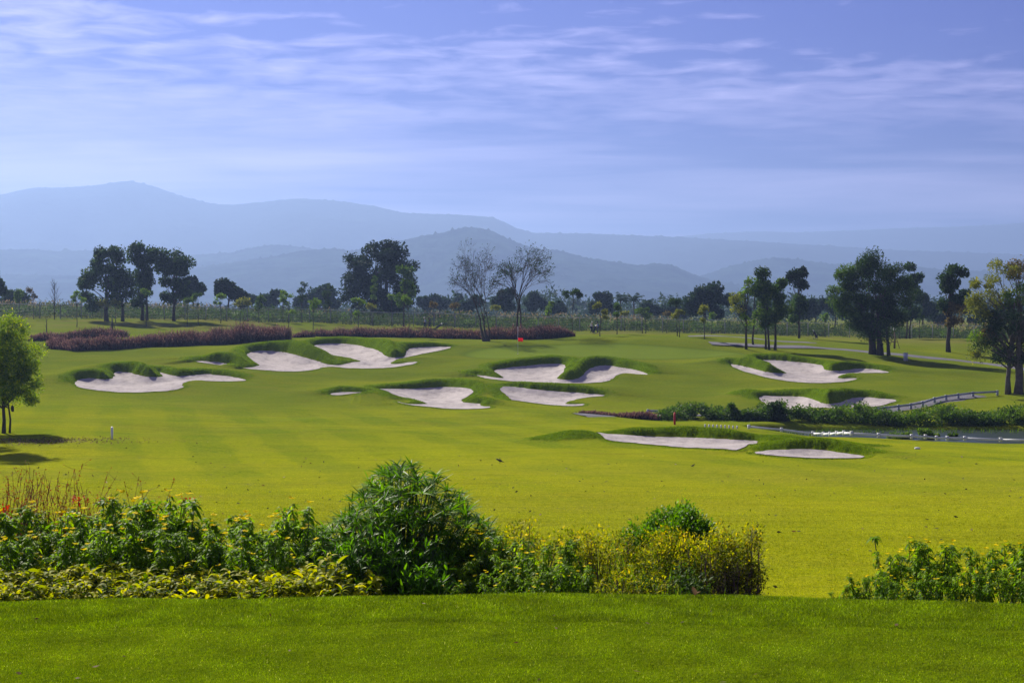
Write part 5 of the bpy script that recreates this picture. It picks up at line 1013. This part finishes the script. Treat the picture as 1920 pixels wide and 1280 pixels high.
# ------------------------------------------------------------------ people and trolleys
def skinmesh(name, nodes, edges, mat, root, sub=1):
    me = bpy.data.meshes.new(name); me.from_pydata([n[0] for n in nodes], edges, []); me.materials.append(mat); o = bpy.data.objects.new(name, me); COL.objects.link(o); o.parent = root
    o.modifiers.new('skin', 'SKIN')
    if not me.skin_vertices: me.attributes.new('skin_v', 'FLOAT', 'POINT')
    for i, (c, r) in enumerate(nodes): me.skin_vertices[0].data[i].radius = (r, r) if not isinstance(r, tuple) else r; me.skin_vertices[0].data[i].use_root = (i == 0)
    s_ = o.modifiers.new('sub', 'SUBSURF'); s_.levels = sub; s_.render_levels = sub
    return o
def person(px, py, D, rz, label, shirt, trouser, hat, pull=1, stride=.25, hgt=1.65):
    x0 = (px-960)/F*D; root = empty('person', (x0, D, gz(x0, D)[0]), label, 'person', rz=rz); k = hgt/1.70
    J = {'pel': ((0, 0, .92), .13), 'wst': ((.01, 0, 1.06), .12), 'chs': ((.04, 0, 1.28), (.15, .13)), 'nk': ((.07, 0, 1.44), .055), 'hd': ((.10, 0, 1.53), .085), 'hd2': ((.11, 0, 1.62), .085),
      'lh': ((0, .09, .88), .09), 'lk': ((.5*stride, .10, .50), .06), 'la': ((stride*.8, .10, .09), .042), 'lf': ((stride*.8+.15, .11, .04), .035),
      'rh': ((0, -.09, .88), .09), 'rk': ((.05, -.10, .50), .06), 'ra': ((-stride*.9, -.10, .12), .042), 'rf': ((-stride*.9+.13, -.11, .04), .035),
      'ls': ((.05, .18, 1.38), .055), 'le': ((.02, .24, 1.12), .042), 'lw': ((.20, .22, .95), .028), 'lp': ((.25, .21, .90), .030),
      'rs': ((.03, -.18, 1.38), .055), 're': ((-.14, -.22, 1.14), .042), 'rw': ((-.36, -.22, .98), .028), 'rp': ((-.42, -.22, .94), .030)}
    E = [('pel','wst'),('wst','chs'),('chs','nk'),('nk','hd'),('hd','hd2'),('pel','lh'),('lh','lk'),('lk','la'),('la','lf'),('pel','rh'),('rh','rk'),('rk','ra'),('ra','rf'),('chs','ls'),('ls','le'),('le','lw'),('lw','lp'),('chs','rs'),('rs','re'),('re','rw'),('rw','rp')]
    for h, sx in (('lp', 1), ('rp', -1)):
        (hx, hy, hz), _ = J[h]
        for f in range(5):
            off = (f-2)*.018; L_ = (.05, .075, .082, .076, .058)[f]; a1 = h+'f%d' % f; a2 = a1+'e'
            if f == 0: J[a1] = ((hx+.01*sx, hy-.03, hz+.01), .010); J[a2] = ((hx+.035*sx, hy-.045, hz-.01), .009)
            else: J[a1] = ((hx+.035*sx, hy+off, hz-.03), .010); J[a2] = ((hx+(.04+L_*.3)*sx, hy+off, hz-.03-L_*.5), .008)
            E += [(h, a1), (a1, a2)]
    ks = list(J); ix = {a: i for i, a in enumerate(ks)}; sc = lambda c: tuple(v*k for v in c); rr = lambda r: tuple(v*k for v in r) if isinstance(r, tuple) else r*k
    skinmesh('body', [(sc(J[a][0]), rr(J[a][1])) for a in ks], [(ix[a], ix[b_]) for a, b_ in E], M['skin'], root)
    def cloth(nm, names, edges, mat, g):
        ii = {a: i for i, a in enumerate(names)}; skinmesh(nm, [(sc(J[a][0]), tuple(np.array(rr(J[a][1]))*g) if isinstance(J[a][1], tuple) else J[a][1]*k*g) for a in names], [(ii[a], ii[b_]) for a, b_ in edges], mat, root)
    cloth('shirt', ['pel', 'wst', 'chs', 'ls', 'le', 'rs', 're'], [('pel','wst'),('wst','chs'),('chs','ls'),('ls','le'),('chs','rs'),('rs','re')], shirt, 1.2)
    cloth('trousers', ['pel', 'lh', 'lk', 'la', 'rh', 'rk', 'ra'], [('pel','lh'),('lh','lk'),('lk','la'),('pel','rh'),('rh','rk'),('rk','ra')], trouser, 1.25)
    b = MB(); b.ball((.11*k, 0, 1.66*k), (.105, .10, .075), 12, 8); b.tube([[.11*k, 0, 1.645*k], [.115*k, 0, 1.655*k]], [.15, .145], 14); b.build('hat', hat, root, smooth=True); return root
def trolley(px, D, rz, label, bagmat, tilt=.9):
    x0 = (px-960)/F*D; root = empty('golf_trolley', (x0, D, gz(x0, D)[0]), label, 'golf trolley', rz=rz)
    ct, st = math.cos(tilt), math.sin(tilt); ax = np.array([st, 0, ct]); b = MB(); base = np.array([-.2, 0, .22]); b.tube([base, base+ax*.03, base+ax*.5, base+ax*.8, base+ax*.86], [.13, .15, .13, .14, .155], 12); b.tube([base+ax*.15+[-.0, .15, 0], base+ax*.45+[0, .16, 0]], .06, 8); b.build('bag', bagmat, root, smooth=True)
    b = MB()
    for i in range(8):
        a = i*.8; p = base+ax*.8+np.array([math.cos(a)*.05, math.sin(a)*.08, 0]); e = p+ax*(.18+.05*(i % 3)); b.tube([p, e], .008, 4)
        b.ball(e, (.035, .03, .045), 6, 5)
    b.build('clubs', M['steel'], root)
    for s_ in (-1, 1):
        th = np.linspace(0, 2*math.pi, 17); b = MB(); b.tube(np.stack([.14*np.cos(th), np.full(17, s_*.3), .14+.14*np.sin(th)], -1), .02, 6, False)
        for a in range(5): b.tube([[0, s_*.3, .14], [.14*math.cos(a*1.257), s_*.3, .14+.14*math.sin(a*1.257)]], .007, 4)
        b.build('wheel', M['black'], root)
    b = MB(); b.tube([[0, -.3, .14], [0, .3, .14]], .012, 6); b.tube([[0, 0, .14], base+ax*.1, base+ax*.9, base+ax*1.15+[.06, 0, .0]], .014, 6); b.tube([base+ax*1.15+[.06, -.1, 0], base+ax*1.15+[.06, .1, 0]], .018, 6); b.build('frame', M['steel'], root); return root
DP = 197.
person(797, 617, DP, math.pi, 'person in a light blue shirt and white cap walking left before the fence', M['skyshirt'], M['navy'], M['whitecloth'])
person(806, 617, DP+.6, math.pi, 'person in dark clothes walking close behind the one in light blue', M['black'], M['navy'], M['black'], hgt=1.62)
trolley(815, DP+.2, math.pi*0+math.pi, 'dark golf bag on a two-wheeled trolley pulled behind the two walkers', M['navy'], -.95)
person(1109, 622, DP, -.4, 'person with a white hat and white shirt beside a golf trolley', M['whitecloth'], M['navy'], M['whitecloth'], stride=.12)
person(1121, 622, DP+.4, math.pi, 'person in a bright blue shirt and dark trousers beside the thin sparse tree', M['blueshirt'], M['navy'], M['navy'], stride=.1)
trolley(1115, DP-.5, .3, 'dark golf trolley standing between the white-shirted and blue-shirted persons', M['navy'], .4)
trolley(1529, hit(1529, 636, 165, 204), 2.4, 'dark golf bag on a trolley parked on the lawn right of the slim trees', M['black'], .5)
# ------------------------------------------------------------------ hills
def vnoise(x, y, s, oct_=5, seed=0.):
    out = np.zeros(len(x)); a = 1.; tot = 0
    for o in range(oct_):
        f = s*2**o; out += a*np.array([mnoise.noise((xx*f+seed, yy*f+seed*.7, o*3.1)) for xx, yy in zip(x, y)]); tot += a; a *= .5
    return out/tot
def hillmat(name, c1, c2):
    m, nt, b = newmat(name); L = nt.links; g = N(nt, 'ShaderNodeNewGeometry')
    n = N(nt, 'ShaderNodeTexNoise', i_Scale=.012, i_Detail=9., i_Roughness=.72); L.new(g.outputs['Position'], n.inputs['Vector'])
    r = ramp(nt, [(.35, c1), (.65, c2)]); L.new(n.outputs['Fac'], r.inputs[0]); L.new(r.outputs[0], b.inputs['Base Color']); b.inputs['Roughness'].default_value = 1.; b.inputs['Specular IOR Level'].default_value = 0.
    bu = N(nt, 'ShaderNodeBump', i_Strength=1., i_Distance=28.); L.new(n.outputs['Fac'], bu.inputs['Height']); L.new(bu.outputs[0], b.inputs['Normal']); return m
M['hill'] = hillmat('forest_hill', (.006, .016, .014), (.055, .09, .060)); M['hillhazed'] = hillmat('haze_tinted_forest_hill', (.05, .07, .08), (.07, .095, .10))  # far ridges get a paler, bluer base colour with haze painted into it
def ridge(name, pts, D, mat, deep, rough_, jag, seed, step=6, nrw=46):
    pts = np.array(pts, float); px = np.arange(pts[0, 0], pts[-1, 0]+1, step); py = np.interp(px, pts[:, 0], pts[:, 1])
    k = np.ones(5)/5; pyp = np.pad(py, 2, mode='edge'); py = np.convolve(pyp, k, 'valid')
    R_ = np.random.default_rng(int(seed)); jg = R_.normal(size=len(px)); jg = np.abs(jg)**1.5
    X = (px-960)/F*D; zc = (HY-py)/F*D; zb = -6.
    t = np.concatenate([np.linspace(0, 1, nrw), [1.1, 1.3]]); V = []
    for j, tt in enumerate(t):
        y = D*(1-deep*(1-tt)) if tt <= 1 else D*(1+deep*(tt-1))
        prof = (tt**.85) if tt <= 1 else 1-(tt-1)*1.6
        xx = (px-960)/F*y
        nz = vnoise(xx, np.full(len(xx), y), 1/(.10*D), 5, seed) if tt < 1 else np.zeros(len(xx))
        z = zb+(zc-zb)*np.clip(prof+rough_*nz*math.sin(math.pi*min(tt, 1))*1.0, 0, 2)
        z = np.minimum(z, zb+(zc-zb)*(.03+.985*min(1, y/D)*max(min(tt, 1), .02)**.35)) if tt < 1 else z
        if tt >= .999 and tt < 1.05: z = z+jg*jag*D/F
        V.append(np.stack([xx, np.full(len(xx), y), z], -1))
    V = np.array(V); m, n = V.shape[:2]; i = np.arange(m-1)[:, None]*n; j = np.arange(n-1)[None]
    q = np.stack([i+j, i+j+1, i+n+j+1, i+n+j], -1).reshape(-1, 4)
    tag(mk(name, V.reshape(-1, 3), q, mat, smooth=True), kind='structure')
ridge('hills', [(-500,500),(0,515),(200,518),(300,512),(360,503),(440,492),(520,480),(560,471),(620,466),(660,471),(700,466),(740,455),(780,445),(830,437),(865,428),(890,426),(925,434),(960,452),(1000,466),(1050,470),(1100,484),(1140,490),(1200,498),(1225,494),(1255,496),(1290,510),(1320,522),(1400,538),(1500,556),(1650,566)], 3100, M['hill'], .16, .55, 1.3, 3, 4)
ridge('hills', [(-600,455),(-200,463),(0,469),(60,467),(100,471),(170,470),(250,474),(360,478),(430,475),(470,465),(510,459),(560,463),(610,470),(700,478),(900,500),(1100,520),(1250,530),(1320,516),(1370,499),(1420,488),(1460,483),(1510,489),(1560,496),(1640,498),(1700,498),(1760,505),(1850,509),(1920,512),(2100,500),(2500,505)], 3700, M['hill'], .14, .5, 1.1, 9, 4)
ridge('mountains', [(-800,390),(-300,380),(0,366),(60,352),(110,352),(160,350),(205,344),(245,339),(290,350),(340,368),(400,383),(440,384),(480,380),(560,372),(620,376),(700,386),(760,400),(860,403),(920,407),(950,418),(970,430),(1000,437),(1100,438),(1250,444),(1400,452),(1700,470),(2000,480)], 5200, M['hillhazed'], .22, .35, .8, 21, 5, 30)
ridge('mountains', [(700,450),(900,448),(1100,447),(1250,446),(1330,438),(1420,434),(1500,436),(1600,432),(1700,428),(1780,426),(1860,422),(1920,418),(2100,412),(2500,418)], 7400, M['hillhazed'], .15, .3, .4, 33, 5, 20)

# ------------------------------------------------------------------ haze, sky, sun, camera
HAZE = 2.7e-4
b = MB(); ztop = 505.; zbot = -12.
b.box((0, 4650, (ztop+zbot)/2), (19400, 9500, ztop-zbot))
hz = bpy.data.materials.new('haze_air'); hz.use_nodes = True; nt = hz.node_tree; nt.nodes.remove(nt.nodes['Principled BSDF'])
pv_ = N(nt, 'ShaderNodeVolumePrincipled'); pv_.inputs['Color'].default_value = (.375, .545, .96, 1); pv_.inputs['Density'].default_value = HAZE; pv_.inputs['Anisotropy'].default_value = .4
nt.links.new(pv_.outputs[0], nt.nodes['Material Output'].inputs['Volume'])
tag(b.build('haze', hz), kind='stuff', label='thin blue morning haze over the plain and hills', cat='haze')

tosun = Vector((-.50, .80, 0)).normalized()*math.cos(math.radians(36)); tosun.z = math.sin(math.radians(36))
sl = bpy.data.lights.new('sun', 'SUN'); sl.energy = 5.0; sl.angle = math.radians(.6); sl.color = (1., .93, .80)
so = bpy.data.objects.new('sun', sl); COL.objects.link(so); so.rotation_euler = (-tosun).to_track_quat('-Z', 'Y').to_euler()
W = bpy.data.worlds.new('World'); S.world = W; W.use_nodes = True; nt = W.node_tree; L = nt.links
bg = nt.nodes['Background']; sky = N(nt, 'ShaderNodeTexSky', sky_type='NISHITA'); sky.sun_disc = False; sky.sun_elevation = math.radians(36)
sky.sun_rotation = math.atan2(tosun.x, tosun.y); sky.air_density = 1.4; sky.dust_density = .4; sky.ozone_density = 3.5
tc = N(nt, 'ShaderNodeTexCoord'); sp = N(nt, 'ShaderNodeSeparateXYZ'); L.new(tc.outputs['Generated'], sp.inputs[0])
def wm_(op, a, b_=None, c=None, clamp=False):
    n = N(nt, 'ShaderNodeMath', operation=op, use_clamp=clamp)
    for i, v in enumerate([a, b_, c]):
        if v is None: continue
        if isinstance(v, (int, float)): n.inputs[i].default_value = v
        else: L.new(v, n.inputs[i])
    return n.outputs[0]
def wr(v, a, b_, c=0., d=1.):
    n = N(nt, 'ShaderNodeMapRange'); L.new(v, n.inputs[0])
    for i, q in enumerate((a, b_, c, d)): n.inputs[i+1].default_value = q
    return n.outputs[0]
den = wm_('ADD', wm_('MAXIMUM', sp.outputs[2], 0.), .045)
u = wm_('DIVIDE', sp.outputs[0], den); v = wm_('DIVIDE', sp.outputs[1], den)
cv = N(nt, 'ShaderNodeCombineXYZ'); L.new(u, cv.inputs[0]); L.new(v, cv.inputs[1])
def wn(scale, stretch, det=7., rough=.6, dist=.4, off=0.):
    mp = N(nt, 'ShaderNodeMapping'); mp.inputs['Scale'].default_value = (*stretch, 1); mp.inputs['Location'].default_value = (off, off*.37, 0); mp.inputs['Rotation'].default_value = (0, 0, .12); L.new(cv.outputs[0], mp.inputs[0])
    n = N(nt, 'ShaderNodeTexNoise', i_Scale=scale, i_Detail=det, i_Roughness=rough, i_Distortion=dist); L.new(mp.outputs[0], n.inputs['Vector']); return n.outputs['Fac']
big = wn(.35, (.55, 1.), 6., .55, .6, 3.1); fine = wn(1.5, (.7, 1.2), 5., .5, .5, 7.7)
elev = sp.outputs[2]; azx = sp.outputs[0]
tint = N(nt, 'ShaderNodeVectorMath', operation='MULTIPLY'); L.new(sky.outputs[0], tint.inputs[0]); tint.inputs[1].default_value = (.01, .03, .50)
cl = wm_('ADD', wm_('MULTIPLY', wm_('SUBTRACT', big, .5), 4.6), wm_('MULTIPLY', wm_('SUBTRACT', fine, .5), 1.5)); mot = wm_('MULTIPLY', wm_('MULTIPLY', wm_('SUBTRACT', wn(6.0, (.8, 1.), 4., .5, .5, 11.3), .5), 3.0), wr(elev, .10, .18)); cl = wm_('ADD', cl, mot)
cl = wm_('ADD', cl, wr(elev, .02, .20, .66, .10)); cl = wm_('ADD', cl, wr(azx, -.33, .36, .40, -.55))
cl = wm_('MULTIPLY', wr(cl, -.25, 1.15), 1., clamp=True)
ccol = N(nt, 'ShaderNodeMix', data_type='RGBA'); L.new(wr(elev, 0., .2), ccol.inputs[0]); ccol.inputs[6].default_value = (5.2, 4.6, 8.0, 1); ccol.inputs[7].default_value = (6.4, 5.6, 10.0, 1)
mx = N(nt, 'ShaderNodeMix', data_type='RGBA'); L.new(cl, mx.inputs[0]); L.new(tint.outputs[0], mx.inputs[6]); L.new(ccol.outputs[2], mx.inputs[7])
up = wr(elev, .28, .6, 1., .45); vs = N(nt, 'ShaderNodeVectorMath', operation='SCALE'); L.new(mx.outputs[2], vs.inputs[0]); L.new(up, vs.inputs['Scale']); L.new(vs.outputs[0], bg.inputs[0]); bg.inputs[1].default_value = .070

cam = bpy.data.cameras.new('camera'); co = bpy.data.objects.new('camera', cam); COL.objects.link(co); S.camera = co
co.location = (0, 0, 0); co.rotation_euler = (math.pi/2, 0, 0); cam.sensor_width = 36; cam.lens = F/1920*36
cam.shift_y = -(640-HY)/1920; cam.clip_start = .1; cam.clip_end = 30000
S.render.resolution_x = 1024; S.render.resolution_y = 682
S.view_settings.view_transform = 'Standard'; S.view_settings.look = 'None'; S.view_settings.exposure = .77; S.view_settings.gamma = 1.
S.render.engine = 'CYCLES'; S.cycles.volume_bounces = 0; S.cycles.max_bounces = 6; S.cycles.transparent_max_bounces = 8
